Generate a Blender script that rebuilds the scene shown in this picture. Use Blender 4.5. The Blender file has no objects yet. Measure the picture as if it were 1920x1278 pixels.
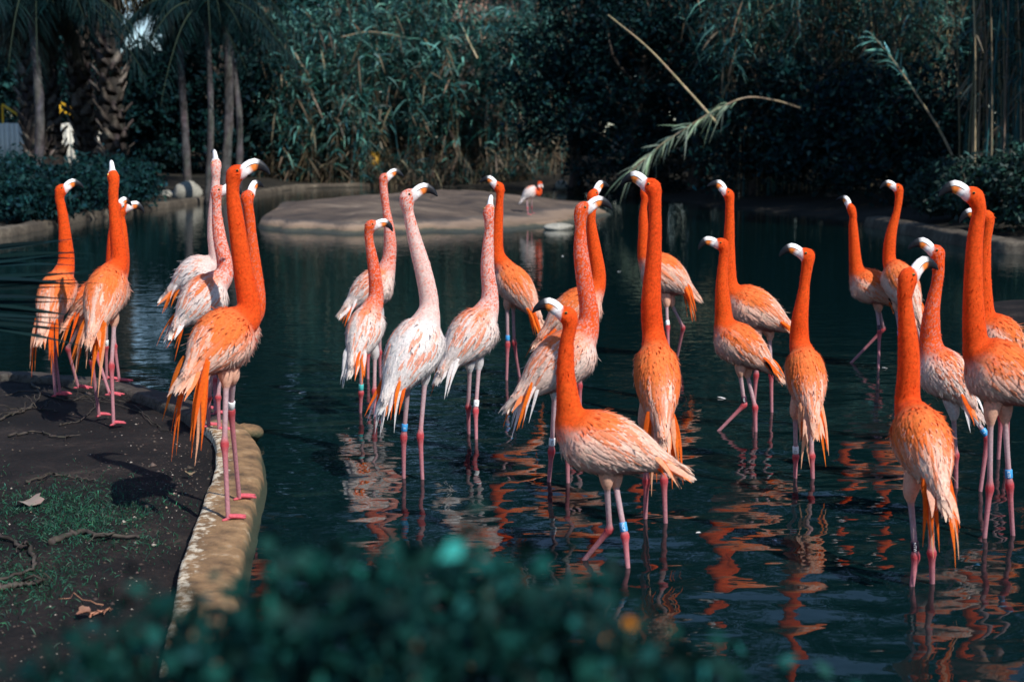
import bpy, math, random
import numpy as np
from mathutils import Vector, Matrix
from mathutils.bvhtree import BVHTree

# ------------------------------------------------------------------ camera, sky, sun, exposure
S = bpy.context.scene
COL = S.collection
FPX = 2666.67
CAMH = 1.68
PITCH = math.atan(367.0 / FPX)
cam_d = bpy.data.cameras.new('camera')
cam = bpy.data.objects.new('camera', cam_d)
COL.objects.link(cam)
cam.location = (0, 0, CAMH)
cam.rotation_euler = (math.pi / 2 - PITCH, 0, 0)
cam_d.sensor_width = 36
cam_d.lens = 50
cam_d.clip_start = 0.05
cam_d.clip_end = 1500
cam_d.dof.use_dof = True
cam_d.dof.focus_distance = 7.2
cam_d.dof.aperture_fstop = 3.2
S.camera = cam

TO_SUN = Vector((0.52, -0.60, 0.78)).normalized()
SUN_EL = math.asin(TO_SUN.z)
SUN_ROT = math.atan2(TO_SUN.x, TO_SUN.y)
W = bpy.data.worlds.new('World')
S.world = W
W.use_nodes = True
nt = W.node_tree
bg = nt.nodes['Background']
sky = nt.nodes.new('ShaderNodeTexSky')
sky.sky_type = 'NISHITA'
sky.sun_disc = False
sky.sun_elevation = SUN_EL
sky.sun_rotation = SUN_ROT
sky.air_density = 1.0
sky.dust_density = 0.05
sky.ozone_density = 4.5
nt.links.new(sky.outputs[0], bg.inputs[0])
bg.inputs[1].default_value = 0.12
sun_d = bpy.data.lights.new('sun', 'SUN')
sun_d.energy = 4.9
sun_d.angle = math.radians(0.6)
sun_d.color = (1.0, 0.95, 0.88)
sun = bpy.data.objects.new('sun', sun_d)
COL.objects.link(sun)
sun.rotation_euler = TO_SUN.to_track_quat('Z', 'Y').to_euler()
S.view_settings.view_transform = 'Standard'
S.view_settings.look = 'None'
S.view_settings.gamma = 1
S.view_settings.use_curve_mapping = False
S.view_settings.exposure = 0.27
S.cycles.use_denoising = True
S.cycles.max_bounces = 6
S.cycles.caustics_reflective = False
S.cycles.caustics_refractive = False

rng = np.random.default_rng(11)
random.seed(5)

# ------------------------------------------------------------------ helpers
def ray(px, py):
    a = (px - 960.0) / FPX
    b = -(py - 639.0) / FPX
    c, s = math.cos(PITCH), math.sin(PITCH)
    return np.array([a, c + b * s, -s + b * c])

def P(px, py, Y):
    r = ray(px, py)
    k = Y / r[1]
    return np.array([0, 0, CAMH]) + r * k

def G(px, py, z=0.0):
    r = ray(px, py)
    k = (z - CAMH) / r[2]
    return np.array([0, 0, CAMH]) + r * k

def nrm(v):
    v = np.asarray(v, float)
    n = np.linalg.norm(v, axis=-1, keepdims=True)
    return v / np.maximum(n, 1e-9)

def mesh_data(name, V, quads=None, tris=None, col=None, smooth=True, normals=None):
    V = np.ascontiguousarray(V, dtype=np.float32)
    me = bpy.data.meshes.new(name)
    nq = 0 if quads is None else len(quads)
    ntri = 0 if tris is None else len(tris)
    me.vertices.add(len(V))
    me.vertices.foreach_set('co', V.ravel())
    idx = []
    if nq: idx.append(np.asarray(quads, np.int32).ravel())
    if ntri: idx.append(np.asarray(tris, np.int32).ravel())
    idx = np.concatenate(idx)
    me.loops.add(len(idx))
    me.loops.foreach_set('vertex_index', idx)
    me.polygons.add(nq + ntri)
    st = np.concatenate([np.arange(nq) * 4, nq * 4 + np.arange(ntri) * 3]).astype(np.int32)
    me.polygons.foreach_set('loop_start', st)
    if smooth:
        me.polygons.foreach_set('use_smooth', np.ones(nq + ntri, bool))
    if col is not None:
        ca = me.color_attributes.new('Col', 'FLOAT_COLOR', 'POINT')
        c = np.ones((len(V), 4), np.float32)
        c[:, :3] = col
        ca.data.foreach_set('color', c.ravel())
    me.update(calc_edges=True)
    me.validate()
    if normals is not None:
        me.normals_split_custom_set_from_vertices(np.ascontiguousarray(normals, dtype=np.float32).tolist())
    return me

def add(name, me, mat=None, parent=None, kind=None):
    o = bpy.data.objects.new(name, me)
    COL.objects.link(o)
    if mat is not None and me is not None and not me.materials:
        me.materials.append(mat)
    if parent is not None:
        o.parent = parent
    if kind:
        o['kind'] = kind
    return o

def empty(name, loc, label, cat, group=None):
    o = bpy.data.objects.new(name, None)
    COL.objects.link(o)
    o.location = loc
    o.empty_display_size = 0.1
    tag(o, label, cat, group)
    bpy.context.view_layer.update()
    return o

def tag(o, label, cat, group=None):
    o['label'] = label
    o['category'] = cat
    if group: o['group'] = group
    return o

class MB:
    """collects vertices, quads, tris, colours"""
    def __init__(s): s.V=[]; s.Q=[]; s.T=[]; s.C=[]; s.n=0
    def put(s, V, Q=None, T=None, C=(1,1,1)):
        V = np.asarray(V, float).reshape(-1, 3)
        if Q is not None and len(Q): s.Q.append(np.asarray(Q, int) + s.n)
        if T is not None and len(T): s.T.append(np.asarray(T, int) + s.n)
        C = np.asarray(C, float)
        if C.ndim == 1: C = np.tile(C, (len(V), 1))
        s.V.append(V); s.C.append(C); s.n += len(V)
    def arrays(s):
        return (np.concatenate(s.V), np.concatenate(s.Q) if s.Q else None,
                np.concatenate(s.T) if s.T else None, np.concatenate(s.C))
    def build(s, name, mat, parent=None, origin=None, kind=None, smooth=True):
        V, Q, T, C = s.arrays()
        if origin is not None: V = V - np.asarray(origin)
        return add(name, mesh_data(name, V, Q, T, C, smooth), mat, parent, kind)

def catmull(pts, n):
    pts = np.asarray(pts, float)
    p = np.vstack([2 * pts[0] - pts[1], pts, 2 * pts[-1] - pts[-2]])
    m = len(pts) - 1
    out = []
    for t in np.linspace(0, m, n):
        i = min(int(t), m - 1); u = t - i
        a, b, c, d = p[i], p[i+1], p[i+2], p[i+3]
        out.append(0.5 * ((2*b) + (-a + c)*u + (2*a - 5*b + 4*c - d)*u*u + (-a + 3*b - 3*c + d)*u**3))
    return np.array(out)

def tube_arrays(path, rad, seg=10, rad2=None, refup=None, cap=True):
    """closed tube; rad along 'up', rad2 along 'side'"""
    path = np.asarray(path, float); n = len(path)
    rad = np.broadcast_to(np.asarray(rad, float), (n,))
    rad2 = rad if rad2 is None else np.broadcast_to(np.asarray(rad2, float), (n,))
    tan = nrm(np.gradient(path, axis=0))
    up = np.array([0.13, 0.37, 0.92]) if refup is None else np.asarray(refup, float)
    if refup is None and abs(np.dot(tan[0], nrm(up))) > 0.9: up = np.array([1.0, 0.1, 0.05])
    ang = np.linspace(0, 2*math.pi, seg, endpoint=False)
    V = []
    u = up
    for i in range(n):
        u = u - np.dot(u, tan[i]) * tan[i]; u = nrm(u)
        s_ = np.cross(tan[i], u)
        V.append(path[i] + np.outer(np.cos(ang)*rad[i], u) + np.outer(np.sin(ang)*rad2[i], s_))
    V = np.concatenate(V)
    i = np.arange(n-1)[:, None]*seg; j = np.arange(seg)[None, :]; k = (j+1) % seg
    Q = np.stack([i+j, i+k, i+seg+k, i+seg+j], -1).reshape(-1, 4)
    T = []
    if cap:
        V = np.vstack([V, path[0], path[-1]])
        a, b = len(V)-2, len(V)-1
        for q in range(seg):
            T.append((a, (q+1) % seg, q)); T.append((b, (n-1)*seg+q, (n-1)*seg+(q+1) % seg))
    return V, Q, np.array(T, int).reshape(-1, 3)

def blades(base, d, side, L, Wd, droop, nseg=3, prof=None, twist_up=None, camber=0.0):
    """N strips: base (N,3), direction d, side vector, length, width, droop (down) -> V, Q ; V ordered per blade"""
    base = np.asarray(base, float); N = len(base)
    d = nrm(d); side = nrm(side)
    L = np.broadcast_to(np.asarray(L, float), (N,)); Wd = np.broadcast_to(np.asarray(Wd, float), (N,))
    droop = np.broadcast_to(np.asarray(droop, float), (N,))
    s = np.linspace(0, 1, nseg+1)
    if prof is None: prof = np.interp(s, [0, .25, .6, 1], [.35, 1, .8, .03])
    else: prof = np.interp(s, np.linspace(0, 1, len(prof)), prof)
    c = base[:, None, :] + d[:, None, :]*(s[None, :, None]*L[:, None, None])
    if twist_up is None:
        c = c - np.array([0, 0, 1.0])*(droop[:, None]*L[:, None]*s[None, :]**2)[..., None]
    else:
        c = c + nrm(twist_up)[:, None, :]*(droop[:, None]*L[:, None]*(s - 1.15*s**2)[None, :])[..., None]
    w = (Wd[:, None]*prof[None, :]*0.5)[..., None]*side[:, None, :]
    if camber:
        nn = nrm(np.cross(side, d))
        mid = c + nn[:, None, :]*(camber*Wd[:, None]*prof[None, :])[..., None]
        V = np.stack([c-w, mid, c+w], 2)
        m = 3
    else:
        V = np.stack([c-w, c+w], 2); m = 2
    V = V.reshape(-1, 3)
    per = (nseg+1)*m
    q = []
    for i in range(nseg):
        for k in range(m-1):
            a = i*m+k
            q.append((a, a+1, a+m+1, a+m))
    Q = (np.arange(N)[:, None, None]*per + np.array(q)[None]).reshape(-1, 4)
    return V, Q, per

def rand_dirs(n, r=rng):
    return nrm(r.normal(size=(n, 3)))

def leaf_cards(centers, L, Wd, r, up_bias=0.0):
    """diamond leaves bent on the midrib"""
    n = len(centers)
    d = rand_dirs(n, r); d[:, 2] += up_bias; d = nrm(d)
    s = nrm(np.cross(d, rand_dirs(n, r)))
    u = np.cross(d, s)
    L = np.asarray(L)*(0.6+0.8*r.random(n)); Wd = np.asarray(Wd)*(0.6+0.8*r.random(n))
    b = centers - d*(L*.5)[:, None]; t = centers + d*(L*.5)[:, None] - u*(L*.12)[:, None]
    m = centers + u*(Wd*.12)[:, None]
    l = m + s*(Wd*.5)[:, None] - d*(L*.05)[:, None]; rr = m - s*(Wd*.5)[:, None] - d*(L*.05)[:, None]
    V = np.stack([b, l, t, rr], 1).reshape(-1, 3)
    Q = (np.arange(n)[:, None]*4 + np.arange(4)[None])
    return V, Q, 4

def hsv_jit(base, n, r, dv=0.35, dh=0.06):
    base = np.asarray(base, float)
    k = np.exp(r.normal(size=(n, 1))*dv)
    c = base[None]*k*(1 + r.normal(size=(n, 3))*dh)
    return np.clip(c, 0.002, 0.95)

# ------------------------------------------------------------------ materials
def new_mat(name):
    m = bpy.data.materials.new(name); m.use_nodes = True
    n = m.node_tree.nodes; b = n['Principled BSDF']
    return m, m.node_tree, n, b

def attr_mat(name, rough=0.6, spec=0.3, noise_scale=0, noise_amt=0.0, bump=0.0, bump_scale=100.0, trans=0.0, sheen=0.0, stretch=None):
    m, t, n, b = new_mat(name)
    a = n.new('ShaderNodeAttribute'); a.attribute_name = 'Col'
    out = a.outputs['Color']
    if noise_scale:
        tc = n.new('ShaderNodeTexCoord')
        mp = n.new('ShaderNodeMapping')
        if stretch: mp.inputs['Scale'].default_value = stretch
        t.links.new(tc.outputs['Object'], mp.inputs[0])
        nz = n.new('ShaderNodeTexNoise'); nz.inputs['Scale'].default_value = noise_scale; nz.inputs['Detail'].default_value = 4
        t.links.new(mp.outputs[0], nz.inputs['Vector'])
        mr = n.new('ShaderNodeMapRange')
        mr.inputs['From Min'].default_value = .3; mr.inputs['From Max'].default_value = .7
        mr.inputs['To Min'].default_value = 1-noise_amt; mr.inputs['To Max'].default_value = 1+noise_amt
        t.links.new(nz.outputs['Fac'], mr.inputs['Value'])
        vm = n.new('ShaderNodeVectorMath'); vm.operation = 'SCALE'
        t.links.new(out, vm.inputs[0]); t.links.new(mr.outputs[0], vm.inputs['Scale'])
        out = vm.outputs[0]
    t.links.new(out, b.inputs['Base Color'])
    b.inputs['Roughness'].default_value = rough
    b.inputs['Specular IOR Level'].default_value = spec
    if sheen:
        b.inputs['Sheen Weight'].default_value = sheen
    if bump:
        tc = n.new('ShaderNodeTexCoord')
        nz = n.new('ShaderNodeTexNoise'); nz.inputs['Scale'].default_value = bump_scale; nz.inputs['Detail'].default_value = 3
        t.links.new(tc.outputs['Object'], nz.inputs['Vector'])
        bp = n.new('ShaderNodeBump'); bp.inputs['Strength'].default_value = bump; bp.inputs['Distance'].default_value = .01
        t.links.new(nz.outputs['Fac'], bp.inputs['Height']); t.links.new(bp.outputs[0], b.inputs['Normal'])
    if trans:
        tr = n.new('ShaderNodeBsdfTranslucent'); t.links.new(out, tr.inputs['Color'])
        mx = n.new('ShaderNodeMixShader'); mx.inputs[0].default_value = trans
        t.links.new(b.outputs[0], mx.inputs[1]); t.links.new(tr.outputs[0], mx.inputs[2])
        t.links.new(mx.outputs[0], n['Material Output'].inputs['Surface'])
    return m

def ground_mat(name, cols, scale=1.0, rough=0.9, bump=0.6, spec=0.2, fine=30.0):
    """cols: list of (pos, rgb) for a ramp driven by layered noise in world coordinates"""
    m, t, n, b = new_mat(name)
    g = n.new('ShaderNodeNewGeometry')
    nz = n.new('ShaderNodeTexNoise'); nz.inputs['Scale'].default_value = scale; nz.inputs['Detail'].default_value = 8; nz.inputs['Roughness'].default_value = .65
    t.links.new(g.outputs['Position'], nz.inputs['Vector'])
    nf = n.new('ShaderNodeTexNoise'); nf.inputs['Scale'].default_value = fine; nf.inputs['Detail'].default_value = 6; nf.inputs['Roughness'].default_value = .7
    t.links.new(g.outputs['Position'], nf.inputs['Vector'])
    mx = n.new('ShaderNodeMath'); mx.operation = 'MULTIPLY_ADD'
    mx.inputs[1].default_value = .35
    t.links.new(nf.outputs['Fac'], mx.inputs[0]); 
    ms = n.new('ShaderNodeMath'); ms.operation = 'MULTIPLY'; ms.inputs[1].default_value = .65
    t.links.new(nz.outputs['Fac'], ms.inputs[0]); t.links.new(ms.outputs[0], mx.inputs[2])
    cr = n.new('ShaderNodeValToRGB')
    e = cr.color_ramp.elements
    while len(e) > 1: e.remove(e[-1])
    e[0].position = cols[0][0]; e[0].color = (*cols[0][1], 1)
    for p_, c_ in cols[1:]:
        x = e.new(p_); x.color = (*c_, 1)
    t.links.new(mx.outputs[0], cr.inputs[0]); t.links.new(cr.outputs[0], b.inputs['Base Color'])
    b.inputs['Roughness'].default_value = rough; b.inputs['Specular IOR Level'].default_value = spec
    bp = n.new('ShaderNodeBump'); bp.inputs['Strength'].default_value = bump; bp.inputs['Distance'].default_value = .03
    t.links.new(mx.outputs[0], bp.inputs['Height']); t.links.new(bp.outputs[0], b.inputs['Normal'])
    return m

M_FEATHER = attr_mat('feather', rough=.75, spec=.12, noise_scale=90, noise_amt=.16, bump=.2, bump_scale=260, sheen=.06, trans=.42)
M_LEG = attr_mat('leg_skin', rough=.5, spec=.35, noise_scale=60, noise_amt=.15, bump=.3, bump_scale=220)
M_BILL = attr_mat('bill_horn', rough=.5, spec=.2, noise_scale=40, noise_amt=.08)
M_EYE = attr_mat('eye', rough=.12, spec=.5)
M_BAND = attr_mat('plastic_band', rough=.4, spec=.4)
M_LEAF = attr_mat('leaf', rough=.55, spec=.3, trans=.18)
M_DARKLEAF = attr_mat('dark_leaf', rough=.65, spec=.08, trans=.08)
M_BARK = attr_mat('bark', rough=.9, spec=.15, noise_scale=6, noise_amt=.5, bump=.8, bump_scale=14)
M_CULM = attr_mat('culm', rough=.6, spec=.25, noise_scale=5, noise_amt=.3)
M_STONE = ground_mat('stone', [(.3, (.10, .10, .09)), (.5, (.27, .26, .22)), (.7, (.42, .40, .34))], scale=2.2, fine=22)
M_PAINT = attr_mat('paint', rough=.6, spec=.3, noise_scale=3, noise_amt=.15)
# ------------------------------------------------------------------ setting: water, ground, bank, kerb, island
KERB_Z = 0.12
kerb_px = [(372, 1275), (388, 1160), (400, 1060), (424, 970), (446, 900), (452, 850), (436, 808), (395, 776), (330, 747), (240, 722), (150, 707), (60, 699), (-60, 690)]
kerb_pts = np.array([G(x, y, KERB_Z) for x, y in kerb_px])
kerb_pts = np.vstack([[-0.75, 3.15, KERB_Z], kerb_pts, [-5.6, 11.2, KERB_Z], [-8.6, 12.6, KERB_Z]])

shore = [(-14, 16), (-14.5, 22), tuple(G(-60, 447, 0)[:2]), tuple(G(30, 438, 0)[:2]), tuple(G(180, 408, 0)[:2]), tuple(G(340, 385, 0)[:2]), tuple(G(480, 366, 0)[:2]),
         tuple(G(560, 354, 0)[:2]), (-5.5, 58), (-1, 57), (2.5, 53), (4.5, 45), (5.6, 39), (7.2, 34), (8.2, 29), tuple(G(1850, 466, 0)[:2]),
         tuple(G(1960, 478, 0)[:2]), (12, 19), (12.5, 13), (10, 7), (6, 4.2), (2.5, 3.5), (0.6, 3.1), (-0.6, 3.15)]
pond = np.vstack([kerb_pts[:, :2], np.array(shore)])

def in_pond(x, y):
    x = np.asarray(x); y = np.asarray(y)
    c = np.zeros(x.shape, bool)
    n = len(pond); j = n-1
    for i in range(n):
        xi, yi = pond[i]; xj, yj = pond[j]
        hit = ((yi > y) != (yj > y)) & (x < (xj-xi)*(y-yi)/(yj-yi+1e-12)+xi)
        c ^= hit; j = i
    return c

def dist_poly(x, y, poly):
    p = np.stack([x, y], -1); best = np.full(x.shape, 1e9)
    for i in range(len(poly)-1):
        a = poly[i]; b = poly[i+1]; ab = b-a
        t = np.clip(((p-a)@ab)/(ab@ab+1e-12), 0, 1)
        best = np.minimum(best, np.linalg.norm(p-(a+t[..., None]*ab), axis=-1))
    return best

def vnoise(x, y, seed=0, octaves=4, f=1.0):
    r = np.random.default_rng(seed); out = 0; amp = 1
    for o in range(octaves):
        for k in range(4):
            th = r.random()*6.283; ph = r.random()*6.283
            ff = f*(2**o)*(0.7+0.6*r.random())
            out = out + amp*np.sin((x*math.cos(th)+y*math.sin(th))*ff + ph + 1.3*np.sin((x*math.sin(th)-y*math.cos(th))*ff*.6+ph*2))
        amp *= .5
    return out/6.0

def grid_mesh(xs, ys, zfun, name):
    X, Y = np.meshgrid(xs, ys)
    Z = zfun(X, Y)
    V = np.stack([X, Y, Z], -1).reshape(-1, 3)
    nx = len(xs)
    i = np.arange(len(ys)-1)[:, None]*nx + np.arange(nx-1)[None]
    i = i.ravel()
    Q = np.stack([i, i+1, i+nx+1, i+nx], -1)
    return mesh_data(name, V, Q)

# --- outer ground
cx, cy = 0.0, 22.0
dense = []
for i in range(len(pond)):
    a, b = pond[i], pond[(i+1) % len(pond)]
    m = max(1, int(np.linalg.norm(b-a)/1.0))
    for k in range(m): dense.append(a+(b-a)*k/m)
dense = np.array(dense)
dirs = nrm(dense-np.array([cx, cy]))
rings = [(-.25, -.5), (.1, .02), (.5, .07), (1.5, .16), (4, .3), (10, .5), (25, .8), (60, 1.5), (200, 3), (600, 5)]
V = []
for off, z in rings:
    p = dense+dirs*off
    zz = z + (vnoise(p[:, 0], p[:, 1], 3, 3, .8)*.12*min(1, max(off, 0)/3))
    near = np.clip((14-p[:, 1])/3, 0, 1)*(p[:, 0] < 3)
    zz = np.where(near > 0, np.minimum(zz, np.where(np.full(len(p), off) > 0, .03, zz)), zz)
    V.append(np.column_stack([p, zz]))
V = np.concatenate(V); n = len(dense)
Q = []
for k in range(len(rings)-1):
    i = np.arange(n); j = (i+1) % n
    Q.append(np.stack([k*n+i, k*n+j, (k+1)*n+j, (k+1)*n+i], -1))
M_EARTH = ground_mat('earth', [(.3, (.006, .007, .006)), (.5, (.018, .016, .012)), (.7, (.045, .038, .03))], scale=.8, fine=12)
add('ground', mesh_data('ground', V, np.concatenate(Q)), M_EARTH, kind='structure')

# --- near bank
def bank_z(X, Y):
    d = dist_poly(X, Y, kerb_pts[:, :2])
    z = .085 + .03*vnoise(X, Y, 8, 4, 2.2) + .012*vnoise(X, Y, 9, 3, 11) + .05*np.clip(d-1.0, 0, 3)*.5
    z -= .02*np.exp(-(d/.25)**2)
    return np.where(in_pond(X, Y), -.25, z)
def bz(x, y): return float(bank_z(np.array([[x]], float), np.array([[y]], float))[0, 0])
xs = np.concatenate([np.linspace(-9.5, -5, 46)[:-1], np.arange(-5, 2.0, .045)])
ys = np.concatenate([np.linspace(-5, 2.6, 60)[:-1], np.arange(2.6, 13.2, .045)])
M_BANK = ground_mat('bank_soil', [(.32, (.003, .003, .004)), (.46, (.007, .006, .006)), (.56, (.017, .013, .012)), (.70, (.06, .046, .037))], scale=2.3, fine=38, bump=1.0, rough=.85)
bk = add('bank', grid_mesh(xs, ys, bank_z, 'bank'), M_BANK, kind='structure')

# --- kerb
def smooth_(x):
    x = np.clip(x, 0, 1); return x*x*(3-2*x)
def sweep(path, profile, name, mat, noise=.006, seed=1, kind='structure'):
    path = np.asarray(path); n = len(path); m = len(profile)
    t = nrm(np.gradient(path, axis=0)); t[:, 2] = 0; t = nrm(t)
    s = np.stack([t[:, 1], -t[:, 0], np.zeros(n)], -1)
    V = path[:, None, :] + s[:, None, :]*profile[None, :, 0, None] + np.array([0, 0, 1.])*profile[None, :, 1, None]
    V = V.reshape(-1, 3)
    V[:, 2] += noise*(vnoise(V[:, 0]*6, V[:, 1]*6, seed, 4, 1.6)+.7*vnoise(V[:, 0]*21, V[:, 1]*21, seed+7, 4, 1.7)*(noise < .02))
    V[:, 0] += noise*1.2*vnoise(V[:, 0]*4, V[:, 1]*4, seed+1, 4, 2)
    i = np.arange(n-1)[:, None]*m + np.arange(m-1)[None]; i = i.ravel()
    Q = np.stack([i, i+m, i+m+1, i+1], -1)
    fac = np.interp(profile[:, 0]/max(1e-6, profile[:, 0].max()), [-.9, -.6, -.1, .2], [.95, .85, .55, .3])
    far_dark = smooth_((path[:, 1]-7.6)/.9)*(path[:, 1] < 14)+.0
    col = np.stack([np.tile(fac, n), np.repeat(far_dark, m), np.zeros(n*m)], 1)
    return add(name, mesh_data(name, V, Q, None, col), mat, kind=kind)

M_KERB, t_, n_, b_ = new_mat('kerb_concrete')
g_ = n_.new('ShaderNodeNewGeometry')
def _noise(scale, det=6, ro=.65):
    z = n_.new('ShaderNodeTexNoise'); z.inputs['Scale'].default_value = scale; z.inputs['Detail'].default_value = det; z.inputs['Roughness'].default_value = ro
    t_.links.new(g_.outputs['Position'], z.inputs['Vector']); return z
def _ramp(src, stops):
    c = n_.new('ShaderNodeValToRGB'); e = c.color_ramp.elements
    e[0].position, e[0].color = stops[0][0], (*stops[0][1], 1); e[1].position, e[1].color = stops[-1][0], (*stops[-1][1], 1)
    for p_, c_ in stops[1:-1]:
        x = e.new(p_); x.color = (*c_, 1)
    t_.links.new(src, c.inputs[0]); return c
na = _noise(7); ra = _ramp(na.outputs['Fac'], [(.3, (.06, .036, .018)), (.46, (.19, .11, .05)), (.6, (.30, .18, .085)), (.72, (.48, .38, .27))])
sz = n_.new('ShaderNodeSeparateXYZ'); t_.links.new(g_.outputs['Position'], sz.inputs[0])
ng = _noise(5); ad = n_.new('ShaderNodeMath'); ad.operation = 'MULTIPLY_ADD'; ad.inputs[1].default_value = .16
t_.links.new(ng.outputs['Fac'], ad.inputs[0]); t_.links.new(sz.outputs['Z'], ad.inputs[2])
rg = _ramp(ad.outputs[0], [(.135, (1, 1, 1)), (.185, (0, 0, 0))])      # algae grows low, by the water
mxa = n_.new('ShaderNodeMix'); mxa.data_type = 'RGBA'
t_.links.new(rg.outputs[0], mxa.inputs[0]); t_.links.new(ra.outputs[0], mxa.inputs[6]); mxa.inputs[7].default_value = (.035, .045, .022, 1)
at_ = n_.new('ShaderNodeAttribute'); at_.attribute_name = 'Col'
nw_ = _noise(26, 5, .6); mw = n_.new('ShaderNodeMath'); mw.operation = 'MULTIPLY'
t_.links.new(nw_.outputs['Fac'], mw.inputs[0]); sr_ = n_.new('ShaderNodeSeparateColor'); t_.links.new(at_.outputs['Color'], sr_.inputs[0]); t_.links.new(sr_.outputs[0], mw.inputs[1])
rw = _ramp(mw.outputs[0], [(.41, (0, 0, 0)), (.50, (.85, .85, .85))])
mxw = n_.new('ShaderNodeMix'); mxw.data_type = 'RGBA'
t_.links.new(rw.outputs[0], mxw.inputs[0]); t_.links.new(mxa.outputs[2], mxw.inputs[6]); mxw.inputs[7].default_value = (.68, .60, .46, 1)
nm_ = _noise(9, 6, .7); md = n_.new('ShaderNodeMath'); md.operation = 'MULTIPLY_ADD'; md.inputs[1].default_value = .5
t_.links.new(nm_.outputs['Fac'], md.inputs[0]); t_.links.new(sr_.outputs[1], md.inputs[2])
rm_ = _ramp(md.outputs[0], [(.42, (0, 0, 0)), (.75, (.92, .92, .92))])       # dark brown tone over the far stretch, broken up by noise
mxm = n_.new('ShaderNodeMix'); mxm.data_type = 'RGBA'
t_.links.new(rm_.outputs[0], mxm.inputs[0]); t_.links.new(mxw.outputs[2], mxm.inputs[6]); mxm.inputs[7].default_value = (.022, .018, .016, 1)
t_.links.new(mxm.outputs[2], b_.inputs['Base Color']); b_.inputs['Roughness'].default_value = .8
nb = _noise(60); bp_ = n_.new('ShaderNodeBump'); bp_.inputs['Strength'].default_value = .6; bp_.inputs['Distance'].default_value = .02
t_.links.new(nb.outputs['Fac'], bp_.inputs['Height']); t_.links.new(bp_.outputs[0], b_.inputs['Normal'])
prof = np.array([(-.125, -.10), (-.122, -.03), (-.118, -.002), (-.105, .004), (-.06, .003), (-.02, .004), (.02, .001), (.06, -.004), (.085, -.012), (.10, -.03), (.108, -.06), (.118, -.10), (.135, -.16), (.135, -.4)])
kp = catmull(kerb_pts, 620)
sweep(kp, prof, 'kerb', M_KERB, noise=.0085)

# far kerb along the left shore, and a low ledge on the right
M_FARKERB = ground_mat('far_kerb', [(.3, (.022, .019, .016)), (.5, (.075, .062, .048)), (.7, (.20, .17, .13))], scale=1.6, fine=14)
fk = np.array([(*p, .16) for p in shore[2:8]])
fk = np.vstack([[-14.2, 21.5, .16], fk, [-5.5, 58.3, .16]])
sweep(catmull(fk, 140), prof*np.array([1.0, .8]), 'far_kerb', M_FARKERB, noise=.03, seed=4)
rk = np.array([(7.6, 30, .2), (*G(1850, 466, 0)[:2], .2), (*G(1960, 478, 0)[:2], .2), (12, 19, .2)])
sweep(catmull(rk, 60), prof*np.array([1.5, 1.2]), 'far_kerb', M_FARKERB, noise=.03, seed=14)

# --- island
icx, icy, irx, iry = -2.05, 34.6, 4.1, 7.4
def island_z(X, Y):
    th = np.arctan2((Y-icy)/iry, (X-icx)/irx)
    rr = np.hypot((X-icx)/irx, (Y-icy)/iry)/(1+.06*np.sin(3*th+1)+.04*np.sin(5*th)+.02*np.sin(11*th+2)+.014*np.sin(23*th)+.008*np.sin(41*th+1))
    lip = (.13+.05*np.sin(2*th+.6)+.03*np.sin(7*th))*np.clip((1.0-rr)/(.05+.025*np.sin(4*th+2)), -2.5, 1)
    dome = .36*np.clip(1-(rr/.97)**2, 0, 1)**.8*(1-.45*np.clip((X+.8)/2, 0, 1))
    nz_ = vnoise(X, Y, 21, 5, 1.3); sl = np.tanh(8*vnoise(X, Y*.6, 23, 3, .8))
    return lip + dome + (.05*nz_+.045*sl)*(rr < .96)
M_ISL, t_, n_, b_ = new_mat('island_mud')
g_ = n_.new('ShaderNodeNewGeometry')
mp = n_.new('ShaderNodeMapping'); mp.inputs['Scale'].default_value = (.55, .9, 3.0); t_.links.new(g_.outputs['Position'], mp.inputs[0])
i1 = _noise(1.0, 9, .7); t_.links.new(mp.outputs[0], i1.inputs['Vector'])
ri = _ramp(i1.outputs['Fac'], [(.32, (.016, .015, .016)), (.43, (.050, .036, .028)), (.53, (.095, .068, .050)), (.62, (.15, .112, .082)), (.74, (.36, .30, .23))])
i2 = _noise(2.2, 6, .7); sz = n_.new('ShaderNodeSeparateXYZ'); t_.links.new(g_.outputs['Position'], sz.inputs[0])
ad = n_.new('ShaderNodeMath'); ad.operation = 'MULTIPLY_ADD'; ad.inputs[1].default_value = .16
t_.links.new(i2.outputs['Fac'], ad.inputs[0]); t_.links.new(sz.outputs['Z'], ad.inputs[2])
lipr = _ramp(ad.outputs[0], [(.10, (.03, .035, .028)), (.135, (.06, .06, .04)), (.16, (.17, .115, .075)), (.22, (.24, .17, .12)), (.27, (.07, .06, .055))])
lipf = _ramp(ad.outputs[0], [(.25, (1, 1, 1)), (.31, (0, 0, 0))])
mxi = n_.new('ShaderNodeMix'); mxi.data_type = 'RGBA'
t_.links.new(lipf.outputs[0], mxi.inputs[0]); t_.links.new(ri.outputs[0], mxi.inputs[6]); t_.links.new(lipr.outputs[0], mxi.inputs[7])
t_.links.new(mxi.outputs[2], b_.inputs['Base Color']); b_.inputs['Roughness'].default_value = .8
nb = _noise(14); bp_ = n_.new('ShaderNodeBump'); bp_.inputs['Strength'].default_value = .6; bp_.inputs['Distance'].default_value = .06
t_.links.new(nb.outputs['Fac'], bp_.inputs['Height']); t_.links.new(bp_.outputs[0], b_.inputs['Normal'])
add('island', grid_mesh(np.linspace(icx-5, icx+5, 130), np.linspace(icy-8.8, icy+8.8, 170), island_z, 'island'), M_ISL, kind='structure')
def island2_z(X, Y):
    rr = np.hypot((X-6.15)/1.55, (Y-14.2)/1.35)
    return .10*np.clip((1-rr)/.5, -3, 1) + .012*vnoise(X, Y, 31, 4, 4)
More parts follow.
